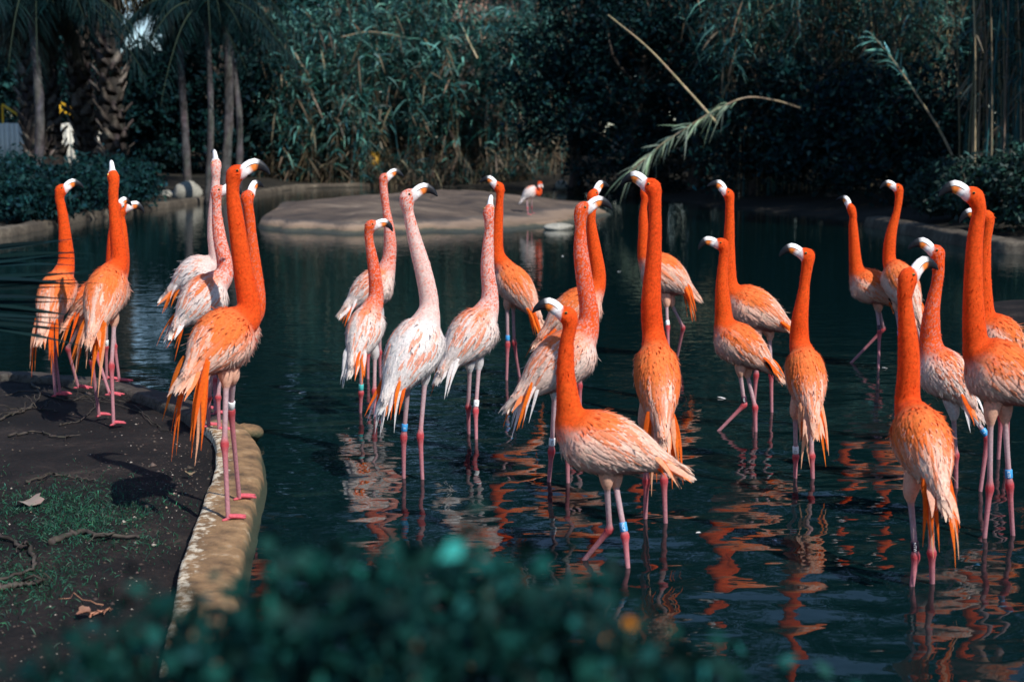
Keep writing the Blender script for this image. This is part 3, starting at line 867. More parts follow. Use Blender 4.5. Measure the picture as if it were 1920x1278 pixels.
WHT = (.85, .85, .85); BLK = (.02, .02, .02); BLU = (.05, .30, .62); TEAL = (.08, .48, .46); DRK = (.05, .012, .03)
def birds():
    B = bird
    B('red-orange flamingo on the dark bank, half screened by a palm leaf', 62, [(104, 743), (113, 741)], [(98, 662), (102, 654)], [(94, 615), (109, 612)], (84, 608), (124, 515), 36,
      [(125, 492), (121, 440), (115, 388)], (113, 358), 15, 30, gz=.10, wet=False, seed=1, deep=.15, plume=.20, bands=[(0, TEAL, 'AA', WHT)], plw=1.1, droopdir=(-.15, -.1, -1))
    B('orange flamingo on the bank with its back turned and bill pointing away', 68, [(186, 781), (213, 797)], [(172, 677), (209, 686)], [(178, 615), (214, 605)], (177, 610), (216, 510), 41,
      [(223, 492), (218, 440), (214, 375)], (212, 335), 112, 55, gz=.10, wet=False, seed=2, deep=.1, plume=.24, bands=[(0, BLK, 'III', WHT)], plw=1.3, droopdir=(-.30, -.1, -.9))
    B('orange flamingo on the kerb hidden behind the one with its back turned, white bill showing', 35, [(200, 712), (224, 716)], [(199, 650), (215, 648)], [(199, 605), (213, 602)], (185, 592), (226, 525), 36,
      [(229, 495), (227, 445), (227, 412)], (229, 391), 5, 12, gz=.12, wet=False, seed=3, bands=[(0, WHT, 'L54', BLK)])
    B('orange flamingo with one bent leg, standing between two bank birds and mostly covered', 15, [(147, 728), (206, 741)], [(127, 653), (181, 664)], [(152, 606), (172, 606)], (142, 588), (208, 545), 35,
      [(211, 515), (213, 450), (215, 410)], (216, 392), 60, 30, gz=.10, wet=False, seed=4, deep=.1)
    B('pale pink mottled flamingo behind the kerb group with black bill raised straight up', 8, [(372, 742), (386, 740)], [(372, 670), (385, 668)], [(368, 590), (382, 588)], (330, 540), (405, 505), 38,
      [(405, 490), (402, 440), (402, 385), (404, 335)], (406, 312), 118, 62, mot=.85, pale=.9, seed=5, plume=.12)
    B('white and orange flamingo whose face is cut off by the tall bird on the kerb', 30, [(376, 767), (404, 777)], [(378, 712), (402, 712)], [(378, 640), (400, 636)], (342, 600), (418, 535), 44,
      [(421, 508), (413, 450), (407, 400)], (407, 360), 5, 15, gz=.12, wet=False, mot=.5, pale=.72, seed=6, plume=.16, droopdir=(-.6, -.1, -.7))
    B('tall bright orange flamingo walking on the tan kerb with long trailing plumes', 48, [(428, 975), (447, 876)], [(421, 832), (433, 768)], [(424, 716), (437, 712)], (366, 688), (458, 612), 60,
      [(466, 590), (457, 510), (446, 430), (436, 370)], (440, 328), 8, 24, gz=.12, wet=False, seed=7, deep=.25, plume=.25, plw=1.15, npl=10, Y=5.95, bands=[(1, WHT, '', BLK)], hs=1.02, plwhite=1, droopdir=(-.30, -.1, -.9))
    B('orange flamingo standing close behind the tall kerb bird, neck against its neck', 42, [(391, 800), (411, 808)], [(392, 745), (409, 745)], [(398, 690), (414, 688)], (420, 655), (470, 605), 40,
      [(480, 575), (478, 500), (470, 430)], (464, 372), 58, 48, gz=.12, wet=False, mot=.18, pale=.2, seed=8)
    B('small white flamingo with mottled orange neck, head level and black bill tip', 55, [(676, 772), (703, 778)], [(677, 736), (702, 732)], [(678, 672), (703, 668)], (665, 668), (701, 585), 37,
      [(705, 558), (701, 510), (694, 460)], (694, 424), 4, 10, mot=.32, pale=.78, seed=9, bands=[(0, TEAL, '', WHT)], plume=.13)
    B('pinkish mottled flamingo standing behind the small white one, bill raised', 22, [(690, 710), (713, 707)], [(690, 662), (712, 660)], [(692, 600), (713, 597)], (660, 568), (733, 525), 36,
      [(729, 485), (730, 435), (724, 385)], (719, 336), 8, 30, mot=.48, pale=.55, seed=10, plume=.12)
    B('tall white flamingo with long white speckled neck and blue leg band', 48, [(757, 897), (792, 899)], [(757, 818), (788, 816)], [(766, 716), (797, 712)], (735, 728), (812, 612), 55,
      [(804, 575), (795, 515), (779, 450), (766, 400)], (763, 371), 4, 26, mot=.78, pale=.97, seed=11, bands=[(0, BLU, 'II', WHT)], plume=.17, hs=1.06)
    B('pale flamingo looking away, only the tip of its bill above the mottled neck', 32, [(879, 812), (893, 822)], [(878, 762), (892, 770)], [(881, 690), (898, 686)], (842, 680), (922, 595), 46,
      [(918, 560), (915, 500), (916, 440)], (917, 398), 80, 48, mot=.55, pale=.72, seed=12, bands=[(1, WHT, 'III', BLK)], plume=.15)
    B('orange flamingo facing the pale one, long plumes beside the reflection of the island bird', 160, [(950, 712), (974, 706)], [(952, 645), (964, 642)], [(951, 575), (962, 572)], (1000, 582), (936, 505), 33,
      [(934, 478), (932, 430), (937, 385)], (936, 352), 178, 38, seed=13, plume=.19, bands=[(0, BLU, '', WHT)], deep=.05, droopdir=(.40, 0, -.85))
    B('salmon speckled flamingo with white tail tip and white band, bill to the right', 18, [(1029, 905), (1065, 907)], [(1034, 846), (1064, 838)], [(1040, 738), (1072, 735)], (988, 730), (1112, 640), 53,
      [(1103, 600), (1098, 540), (1090, 470), (1088, 425)], (1091, 395), 6, 26, mot=.30, pale=.42, seed=14, bands=[(0, WHT, '162', BLK)], plume=.16, hs=1.03, droopdir=(-.45, -.05, -.8))
    B('orange flamingo directly behind the salmon speckled one, bill pointing up and away', 14, [(1073, 782), (1088, 784)], [(1073, 722), (1087, 722)], [(1074, 640), (1088, 638)], (1030, 622), (1124, 560), 42,
      [(1120, 525), (1116, 470), (1109, 415)], (1111, 368), 38, 45, seed=15, plume=.20, plw=1.3, droopdir=(-.6, 0, -.7))
    B('bright orange flamingo wading low with bent neck, white patched wing and blue band', 180, [(1098, 1046), (1177, 1060)], [(1143, 992), (1172, 1004)], [(1138, 908), (1154, 905)], (1232, 862), (1047, 815), 62,
      [(1067, 768), (1060, 705), (1064, 645)], (1066, 594), 180, 30, mot=0, pale=.12, seed=16, bands=[(1, BLU, 'NCP', WHT)], plume=.12, hl=.02, npl=7, droopdir=(.9, 0, -.38))
    B('deep red-necked flamingo seen from behind, bill turned left under the hanging reed', 98, [(1210, 974), (1248, 982)], [(1212, 900), (1245, 899)], [(1208, 795), (1244, 800)], (1240, 792), (1226, 650), 47,
      [(1225, 625), (1222, 560), (1225, 470), (1229, 400)], (1224, 353), 158, 28, seed=17, deep=.42, plume=.20, plw=1.25, hs=1.04, droopdir=(.12, -.15, -1))
    B('orange flamingo with one bent leg, its neck beside that of the bird seen from behind', 172, [(1254, 680), (1270, 668)], [(1252, 612), (1281, 614)], [(1250, 572), (1259, 570)], (1288, 542), (1204, 497), 38,
      [(1207, 470), (1207, 430), (1207, 390)], (1209, 362), 100, 30, seed=18, plume=.17, bands=[(0, WHT, 'I', BLK)], deep=.1, droopdir=(.40, 0, -.85))
    B('orange flamingo facing left behind the one lifting a leg, black bill raised', 176, [(1413, 772), (1447, 773)], [(1418, 702), (1446, 700)], [(1420, 635), (1443, 632)], (1468, 608), (1362, 560), 41,
      [(1367, 532), (1366, 470), (1369, 410)], (1366, 366), 180, 45, seed=19, plume=.10, bands=[(1, TEAL, 'SX', WHT)], npl=5, droopdir=(.9, 0, -.3))
    B('orange flamingo lifting one leg forward, head level and black tipped bill', 168, [(1349, 806), (1417, 808)], [(1396, 758), (1416, 763)], [(1388, 700), (1401, 702)], (1438, 684), (1343, 622), 40,
      [(1357, 592), (1353, 540), (1357, 490)], (1355, 459), 180, 12, seed=20, plume=.12, bands=[(0, DRK, 'P6P', WHT)], black=3, droopdir=(.85, 0, -.4))
    B('slim orange flamingo seen from behind with white band, head turned left', 100, [(1491, 896), (1524, 897)], [(1492, 856), (1522, 854)], [(1491, 778), (1521, 785)], (1522, 772), (1502, 660), 41,
      [(1500, 640), (1500, 590), (1508, 535)], (1515, 480), 174, 22, seed=21, deep=.25, plume=.17, plw=1.15, bands=[(0, WHT, '122', BLK)], droopdir=(.22, -.1, -.95))
    B('peach orange flamingo stepping with its foot just out of the water', 172, [(1596, 680), (1647, 690)], [(1657, 616), (1649, 622)], [(1648, 580), (1644, 578)], (1668, 562), (1597, 522), 33,
      [(1605, 498), (1602, 450), (1599, 412)], (1597, 392), 140, 50, seed=22, plume=.08, npl=4, black=2, bands=[(1, DRK, '', WHT)])
    B('orange flamingo with pale breast behind the stepping bird, bill pointing left', 128, [(1690, 700), (1716, 690)], [(1688, 634), (1726, 640)], [(1680, 578), (1712, 585)], (1715, 582), (1667, 500), 34,
      [(1668, 488), (1671, 440), (1681, 395)], (1686, 355), 178, 25, seed=23, plume=.17, pale=.2, bands=[(0, BLU, '', WHT)], droopdir=(.3, -.1, -.9))
    B('large red-necked flamingo seen from behind, dark band lettered in white, bill to the right', 102, [(1710, 1098), (1748, 1092)], [(1717, 1042), (1747, 1036)], [(1707, 930), (1744, 935)], (1758, 905), (1706, 780), 59,
      [(1703, 755), (1703, 690), (1701, 620), (1698, 560)], (1700, 524), 22, 36, seed=24, deep=.30, plume=.19, plw=1.2, bands=[(0, DRK, 'NTW', WHT)], hs=1.04, droopdir=(.25, -.1, -.95))
    B('mottled orange and white flamingo with one leg stretched back, bill to the left', 158, [(1793, 916), (1838, 922)], [(1792, 852), (1852, 818)], [(1788, 780), (1818, 772)], (1812, 748), (1730, 668), 46,
      [(1744, 638), (1748, 585), (1756, 530)], (1759, 476), 172, 32, mot=.22, pale=.5, seed=25, bands=[(1, BLU, 'I', WHT)], plume=.10, npl=5)
    B('large orange flamingo partly out of frame with blue lettered band and dark underwing', 172, [(1846, 1008), (1899, 1003)], [(1856, 914), (1893, 909)], [(1857, 785), (1884, 782)], (1940, 745), (1815, 670), 62,
      [(1828, 640), (1824, 560), (1828, 470), (1834, 410)], (1829, 370), 174, 24, seed=26, deep=.15, plume=.14, bands=[(1, BLU, 'KTS', WHT)], black=4, hs=1.05, droopdir=(.85, 0, -.35))
    B('orange flamingo standing directly behind the large one with dark underwing', 172, [(1872, 860), (1890, 858)], [(1877, 780), (1888, 775)], [(1870, 685), (1886, 682)], (1912, 665), (1835, 612), 43,
      [(1846, 585), (1844, 520), (1849, 455)], (1851, 408), 172, 12, seed=27, plume=.20)
    B('white flamingo resting on the mud island with its orange neck bent in an S', 12, [(990, 403), (998, 401)], [(989, 390), (997, 388)], [(988, 374), (997, 371)], (981, 372), (1004, 354), 11.5,
      [(1006, 360), (1011, 364.5), (1014, 358), (1010.5, 349), (1009.5, 343.5)], (1013.5, 342.5), 20, -70, gz=.17, wet=False, pale=.95, mot=.1, seed=28, plume=.08, nk=.85, hs=1.0, npl=4)
# ------------------------------------------------------------------ vegetation
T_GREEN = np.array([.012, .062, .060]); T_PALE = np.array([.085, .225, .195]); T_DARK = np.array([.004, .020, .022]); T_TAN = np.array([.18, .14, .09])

def gz_at(x, y):
    d = dist_poly(np.array([[x]], float), np.array([[y]], float), np.vstack([pond, pond[:1]]))[0, 0]
    return float(np.interp(d, [0, .1, .5, 1.5, 4, 10, 25], [.0, .02, .07, .16, .3, .5, .8]))

def reed_thicket(label, bases, h, seed, leaves=26, leaf_L=.62, leaf_W=.05, green=T_GREEN, pale=.35, dead=.12, lean=(0, 0), start=.25, culm_r=.012, culm_c=T_TAN, name='reed_thicket', lean_j=.25):
    r = np.random.default_rng(seed); n = len(bases)
    bases = np.asarray(bases, float)
    hh = r.uniform(h[0], h[1], n)
    ppx = 960+bases[:, 0]/bases[:, 1]*FPX
    gap = ((ppx > 905) & (ppx < 1000)) | ((ppx > 565) & (ppx < 625)); hh = np.where(gap & (bases[:, 1] > 55), np.minimum(hh, 7.6), hh)
    ln = np.stack([lean[0]+r.normal(size=n)*lean_j, lean[1]+r.normal(size=n)*lean_j], 1)
    K = 6; s = np.linspace(0, 1, K)
    def pt(i, t):   # i index array, t array
        b = bases[i]; H = hh[i]
        out = b.copy(); out[:, 2] += H*(t-.06*t**2*np.hypot(ln[i, 0], ln[i, 1])*4)
        out[:, :2] += ln[i]*(H*t**2*.45)[:, None]
        return out
    org = np.array([bases[:, 0].mean(), bases[:, 1].mean(), bases[:, 2].min()])
    root = empty(name, tuple(org), label, 'reeds')
    # culms: three sided canes
    ang = np.array([0, 2.094, 4.189]); V = []; C = []
    for k in range(K):
        c = pt(np.arange(n), np.full(n, s[k]))
        rad = culm_r*(1-.7*s[k])*r.uniform(.8, 1.3, n)
        V.append(c[:, None, :]+np.stack([np.cos(ang)[None]*rad[:, None], np.sin(ang)[None]*rad[:, None], np.zeros((n, 3))], -1))
    V = np.stack(V, 1).reshape(-1, 3)
    q = []
    for k in range(K-1):
        for j in range(3): q.append((k*3+j, k*3+(j+1) % 3, (k+1)*3+(j+1) % 3, (k+1)*3+j))
    Q = (np.arange(n)[:, None, None]*K*3+np.array(q)[None]).reshape(-1, 4)
    cc = hsv_jit(culm_c, n, r, .35); g = r.random(n) < .4; cc[g] = hsv_jit(green*1.6, int(g.sum()), r, .3)
    add('canes', mesh_data('canes', V-org, Q, None, np.repeat(cc, K*3, 0)), M_CULM, root, 'stuff')
    # leaves
    i = np.repeat(np.arange(n), leaves); m = len(i)
    t = start+(1-start)*r.random(m)**.75
    b = pt(i, t); az = r.random(m)*6.283; el = r.uniform(.1, 1.1, m)
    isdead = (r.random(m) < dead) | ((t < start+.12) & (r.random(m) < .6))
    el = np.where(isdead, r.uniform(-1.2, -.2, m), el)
    d = np.stack([np.cos(az)*np.cos(el), np.sin(az)*np.cos(el), np.sin(el)], -1)
    side = np.cross(d, nrm(np.array([0, 0, 1.])+r.normal(size=(m, 3))*.35))
    L = leaf_L*r.uniform(.6, 1.3, m); Wd = leaf_W*r.uniform(.7, 1.2, m)
    Vb, Qb, per = blades(b, d, side, L, Wd, np.where(isdead, .3, r.uniform(.35, 1.0, m)), nseg=3)
    col = hsv_jit(green, m, r, .38, .10)
    pl = r.random(m) < pale*np.clip(.3+t, 0, 1); col[pl] = hsv_jit(T_PALE, int(pl.sum()), r, .3)
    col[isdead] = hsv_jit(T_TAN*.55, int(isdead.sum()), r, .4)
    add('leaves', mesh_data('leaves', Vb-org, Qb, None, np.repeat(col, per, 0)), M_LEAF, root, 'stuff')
    return root

def pts_px(px0, px1, Y0, Y1, n, seed, zoff=0.0):
    r = np.random.default_rng(seed)
    out = []
    for k in range(n):
        Y = Y0+(Y1-Y0)*r.random(); x = (px0+(px1-px0)*r.random()-960)/FPX*Y
        out.append((x, Y, gz_at(x, Y)-.05+zoff))
    return np.array(out)

def trunk_mesh(mb, p0, p1, r0, r1, col, bend=.0, seed=0, seg=9, n=14):
    r = np.random.default_rng(seed)
    p0 = np.array(p0, float); p1 = np.array(p1, float)
    t = np.linspace(0, 1, n)
    off = np.outer(np.sin(t*math.pi*r.uniform(.8, 1.6)), r.normal(size=3)*np.array([1, 1, .2]))*bend
    path = p0+t[:, None]*(p1-p0)+off
    rad = r0+(r1-r0)*t
    rad = rad*(1+.07*r.normal(size=n)); rad[0] *= 1.25
    V, Q, T = tube_arrays(path, rad, seg)
    mb.put(V, Q, T, np.vstack([hsv_jit(col, len(V), r, .18)]))
    return path

def tree(label, base, h, crown_r, seed, col=T_DARK, nleaf=7000, leaf=.34, trunk_r=.25, trunk_c=(.05, .042, .035), crown_z=.55, clumps=46, flat=1.0, mat=None, name='broadleaf_tree', cat='tree', vr=None, group=None):
    r = np.random.default_rng(seed)
    base = np.array(base, float)
    root = empty(name, tuple(base), label, cat, group)
    mb = MB(); top = base+np.array([r.normal()*.4, r.normal()*.4, h*.82])
    pth = trunk_mesh(mb, base-np.array([0, 0, .1]), top, trunk_r, trunk_r*.25, trunk_c, bend=.25, seed=seed)
    cc = base+np.array([0, 0, h*crown_z]); vr = vr or h*(1-crown_z)
    u = rand_dirs(clumps, r)*(r.random((clumps, 1))**.45)
    cl = cc+u*np.array([crown_r, crown_r, vr*1.0])
    cl[:, 2] = np.maximum(cl[:, 2], base[2]+.25)
    for k in range(0, clumps, 3):
        j = int(np.clip((cl[k, 2]-base[2])/(h*.82)*13*.75, 2, 12))
        trunk_mesh(mb, pth[j], cl[k], trunk_r*.32, trunk_r*.06, trunk_c, bend=.25, seed=seed+k, seg=5, n=7)
    mb.build('trunk', M_BARK, root, base)
    m = nleaf//clumps
    rad = np.repeat(r.uniform(.5, 1.1, clumps)*crown_r*.33, m)[:, None]
    p = np.repeat(cl, m, 0)+r.normal(size=(clumps*m, 3))*rad*np.array([1, 1, .65*flat])*.62
    p[:, 2] = np.maximum(p[:, 2], base[2]+.05)
    V, Q, per = leaf_cards(p, leaf, leaf*.45, r)
    tint = np.repeat(np.exp(r.normal(size=(clumps, 1))*.25), m, 0)
    c = hsv_jit(col, len(p), r, .35, .1)*tint
    add('crown', mesh_data('crown', V-base, Q, None, np.repeat(np.clip(c, .002, .6), per, 0), smooth=False), mat or M_DARKLEAF, root, None)
    return root

BOOT = None
def boot_mesh():
    V = np.array([(-.5, 0, 0), (.5, 0, 0), (.38, .16, .55), (-.38, .16, .55), (-.16, .42, 1.05), (.16, .42, 1.05), (0, -.12, .2), (0, .02, .6), (0, .36, 1.1)], float)
    Q = [(0, 1, 2, 3), (3, 2, 5, 4)]
    T = [(0, 6, 1), (6, 7, 2), (1, 6, 2), (0, 3, 6), (3, 7, 6), (7, 8, 5), (2, 7, 5), (3, 4, 7), (4, 8, 7), (4, 5, 8)]
    return V, Q, T

def fan_leaf(mb, hub, d, size, r, col, droop=.5, n=26, spread=2.0, pet=None, flat=None, leafw=.075):
    """a fan of pleated leaflets about the hub; d = axis direction"""
    d = nrm(d); s = nrm(np.cross(d, np.array([0, 0, 1.])+r.normal(size=3)*.25)) if flat is None else nrm(flat)
    a = np.linspace(-spread, spread, n)+r.normal(size=n)*.03
    dirs = np.cos(a)[:, None]*d+np.sin(a)[:, None]*s
    u = nrm(np.cross(d, s))
    L = size*(1-.35*np.abs(a)/spread)*r.uniform(.85, 1.1, n)
    V, Q, per = blades(np.tile(hub, (n, 1)), dirs, np.cross(dirs, u)+u*.5, L, leafw*size, droop*r.uniform(.7, 1.3, n), nseg=4, prof=[.12, .7, 1, .6, .05])
    mb.put(V, Q, None, np.repeat(hsv_jit(col, n, r, .25), per, 0))

def fan_palm(label, base, h, r0, seed, nleaf=34, col=T_DARK*1.1, size=1.15, boots=True, crown_spread=1.0, trunk_c=(.05, .042, .038), name='fan_palm', skirt=10, vis=(0, 99)):
    global BOOT
    r = np.random.default_rng(seed); base = np.array(base, float)
    root = empty(name, tuple(base), label, 'palm')
    mb = MB(); top = base+np.array([r.normal()*.25, r.normal()*.25, h])
    path = trunk_mesh(mb, base-np.array([0, 0, .1]), top, r0*.86, r0*.75, np.array(trunk_c)*.6, bend=.12, seed=seed, seg=12, n=16)
    mb.build('trunk', M_BARK, root, base)
    if boots:
        if BOOT is None:
            V, Q, T = boot_mesh(); BOOT = []
            for k in range(4):
                BOOT.append(mesh_data('leaf_base', V*np.array([1, 1, 1])*(1+.1*r.normal(size=V.shape)), Q, T, hsv_jit(np.array([.075, .062, .055])*[.7, 1, 1.8, .45][k], len(V), r, .2), smooth=False))
        z = .15; k = 0
        while z < min(h-.2, vis[1]):
            t = z/h; c = np.array([np.interp(t, np.linspace(0, 1, 16), path[:, i]) for i in range(3)])
            if z > vis[0]:
                for j in range(5):
                    an = j*2*math.pi/5+(k % 2)*.63+r.normal()*.12
                    if math.sin(an) > .45: continue        # the side turned from the pond is left bare
                    o = add('leaf_base', BOOT[r.integers(4)], M_BARK, root)
                    o.location = Vector(c+np.array([math.cos(an), math.sin(an), 0])*r0*.80-base)
                    o.rotation_euler = (r.normal()*.12-.12, r.normal()*.12, an-math.pi/2)
                    sc = r0*r.uniform(.75, 1.05); o.scale = (sc, sc, sc)
            z += r0*.62; k += 1
    lv = MB()
    for i in range(nleaf+skirt):
        az = r.random()*6.283
        el = r.uniform(-.5, 1.3) if i < nleaf else r.uniform(-1.35, -.8)
        d = np.array([math.cos(az)*math.cos(el), math.sin(az)*math.cos(el), math.sin(el)])
        pl = size*r.uniform(.7, 1.1)*crown_spread
        hub = top+d*pl+np.array([0, 0, -.25*pl if el < .4 else -.05])
        V, Q, T = tube_arrays(catmull([top, top+d*pl*.5+np.array([0, 0, .08]), hub], 6), .018, 4); lv.put(V, Q, T, col*1.3)
        fan_leaf(lv, hub, nrm(d+np.array([0, 0, -.45])), size, r, col if i < nleaf else np.array([.05, .045, .03]), droop=.45)
    lv.build('crown', M_DARKLEAF, root, base)
    return root

def feather_palm(label, base, h, r0, seed, nfr=16, L=2.6, col=T_DARK*1.6, name='feather_palm', trunk_c=(.065, .062, .062)):
    r = np.random.default_rng(seed); base = np.array(base, float)
    root = empty(name, tuple(base), label, 'palm')
    mb = MB(); top = base+np.array([r.normal()*.25, 0, h])
    trunk_mesh(mb, base-np.array([0, 0, .1]), top, r0, r0*.75, trunk_c, bend=.10, seed=seed, n=18)
    mb.build('trunk', M_BARK, root, base)
    lv = MB()
    for i in range(nfr):
        az = i*2.4+r.normal()*.2; el = r.uniform(.2, 1.25)
        d = np.array([math.cos(az)*math.cos(el), math.sin(az)*math.cos(el), math.sin(el)])
        ll = L*r.uniform(.8, 1.15)
        s = np.linspace(0, 1, 14)[:, None]
        pth = top+d*s*ll-np.array([0, 0, 1.])*(s**2)*ll*r.uniform(.7, 1.15)
        V, Q, T = tube_arrays(pth, np.linspace(.03, .006, 14), 4); lv.put(V, Q, T, np.array([.03, .045, .03]))
        n = 46; ss = np.linspace(.12, 1, n)
        b = np.stack([np.interp(ss, s[:, 0], pth[:, k]) for k in range(3)], 1)
        tn = nrm(np.stack([np.gradient(b[:, k]) for k in range(3)], 1))
        sd = nrm(np.cross(tn, np.array([0, 0, 1.])))
        for q in (-1, 1):
            dd = nrm(tn*.5+sd*q+np.array([0, 0, -.35])+r.normal(size=(n, 3))*.12)
            V, Q, per = blades(b, dd, np.cross(dd, np.array([0, 0, 1.])+r.normal(size=(n, 3))*.2), .62*(1-.55*ss)*r.uniform(.8, 1.2, n)*L/2.6, .03, r.uniform(.5, 1.0, n), nseg=3)
            lv.put(V, Q, None, np.repeat(hsv_jit(col, n, r, .3), per, 0))
    lv.build('crown', M_DARKLEAF, root, base)
    return root

def single_reed(label, pxs, Y, seed, r0=.03, leaf_from=.5, nleaf=30, leaf_L=.5, col=T_TAN*1.2, lcol=T_PALE*1.1, name='reed_stalk', leaf_W=.045, plume=False, dY=0.0):
    r = np.random.default_rng(seed)
    Ys = np.linspace(Y, Y+dY, len(pxs))
    pts = np.array([P(x, y, yy) for (x, y), yy in zip(pxs, Ys)])
    path = catmull(pts, 40); org = path[0]
    root = empty(name, tuple(org), label, 'reed')
    mb = MB(); V, Q, T = tube_arrays(path, np.linspace(r0, r0*.3, 40), 6); mb.put(V, Q, T, hsv_jit(col, len(V), r, .15))
    mb.build('cane', M_CULM, root, org)
    if nleaf:
        t = leaf_from+(1-leaf_from)*r.random(nleaf); idx = (t*39).astype(int)
        tn = nrm(np.gradient(path, axis=0))[idx]
        d = nrm(tn*1.0+rand_dirs(nleaf, r)*.75+np.array([0, 0, -.1]))
        V, Q, per = blades(path[idx], d, np.cross(d, rand_dirs(nleaf, r)), leaf_L*r.uniform(.45, 1.5, nleaf), leaf_W*r.uniform(.6, 1.3, nleaf), r.uniform(.1, .7, nleaf), nseg=4)
        m2 = MB(); m2.put(V, Q, None, np.repeat(hsv_jit(lcol, nleaf, r, .35), per, 0)); m2.build('leaves', M_LEAF, root, org)
    return root

def woodland():
    r = np.random.default_rng(71); n = 15000
    x = r.uniform(-70, 75, n); y = r.uniform(84, 93, n); px = 960+x/y*FPX
    top = 13+3*vnoise(x, y, 6, 3, .25); top = np.where((px > 225) & (px < 320), 7.0, top)
    z = 1.2+r.random(n)**.8*(top-1.2)
    V, Q, per = leaf_cards(np.stack([x, y, z], -1), 1.7, 1.1, r)
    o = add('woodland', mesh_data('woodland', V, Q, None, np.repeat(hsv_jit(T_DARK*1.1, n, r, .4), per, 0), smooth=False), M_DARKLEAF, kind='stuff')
    o['label'] = 'dark distant wood closing the view behind all the trees'; o['category'] = 'woodland'

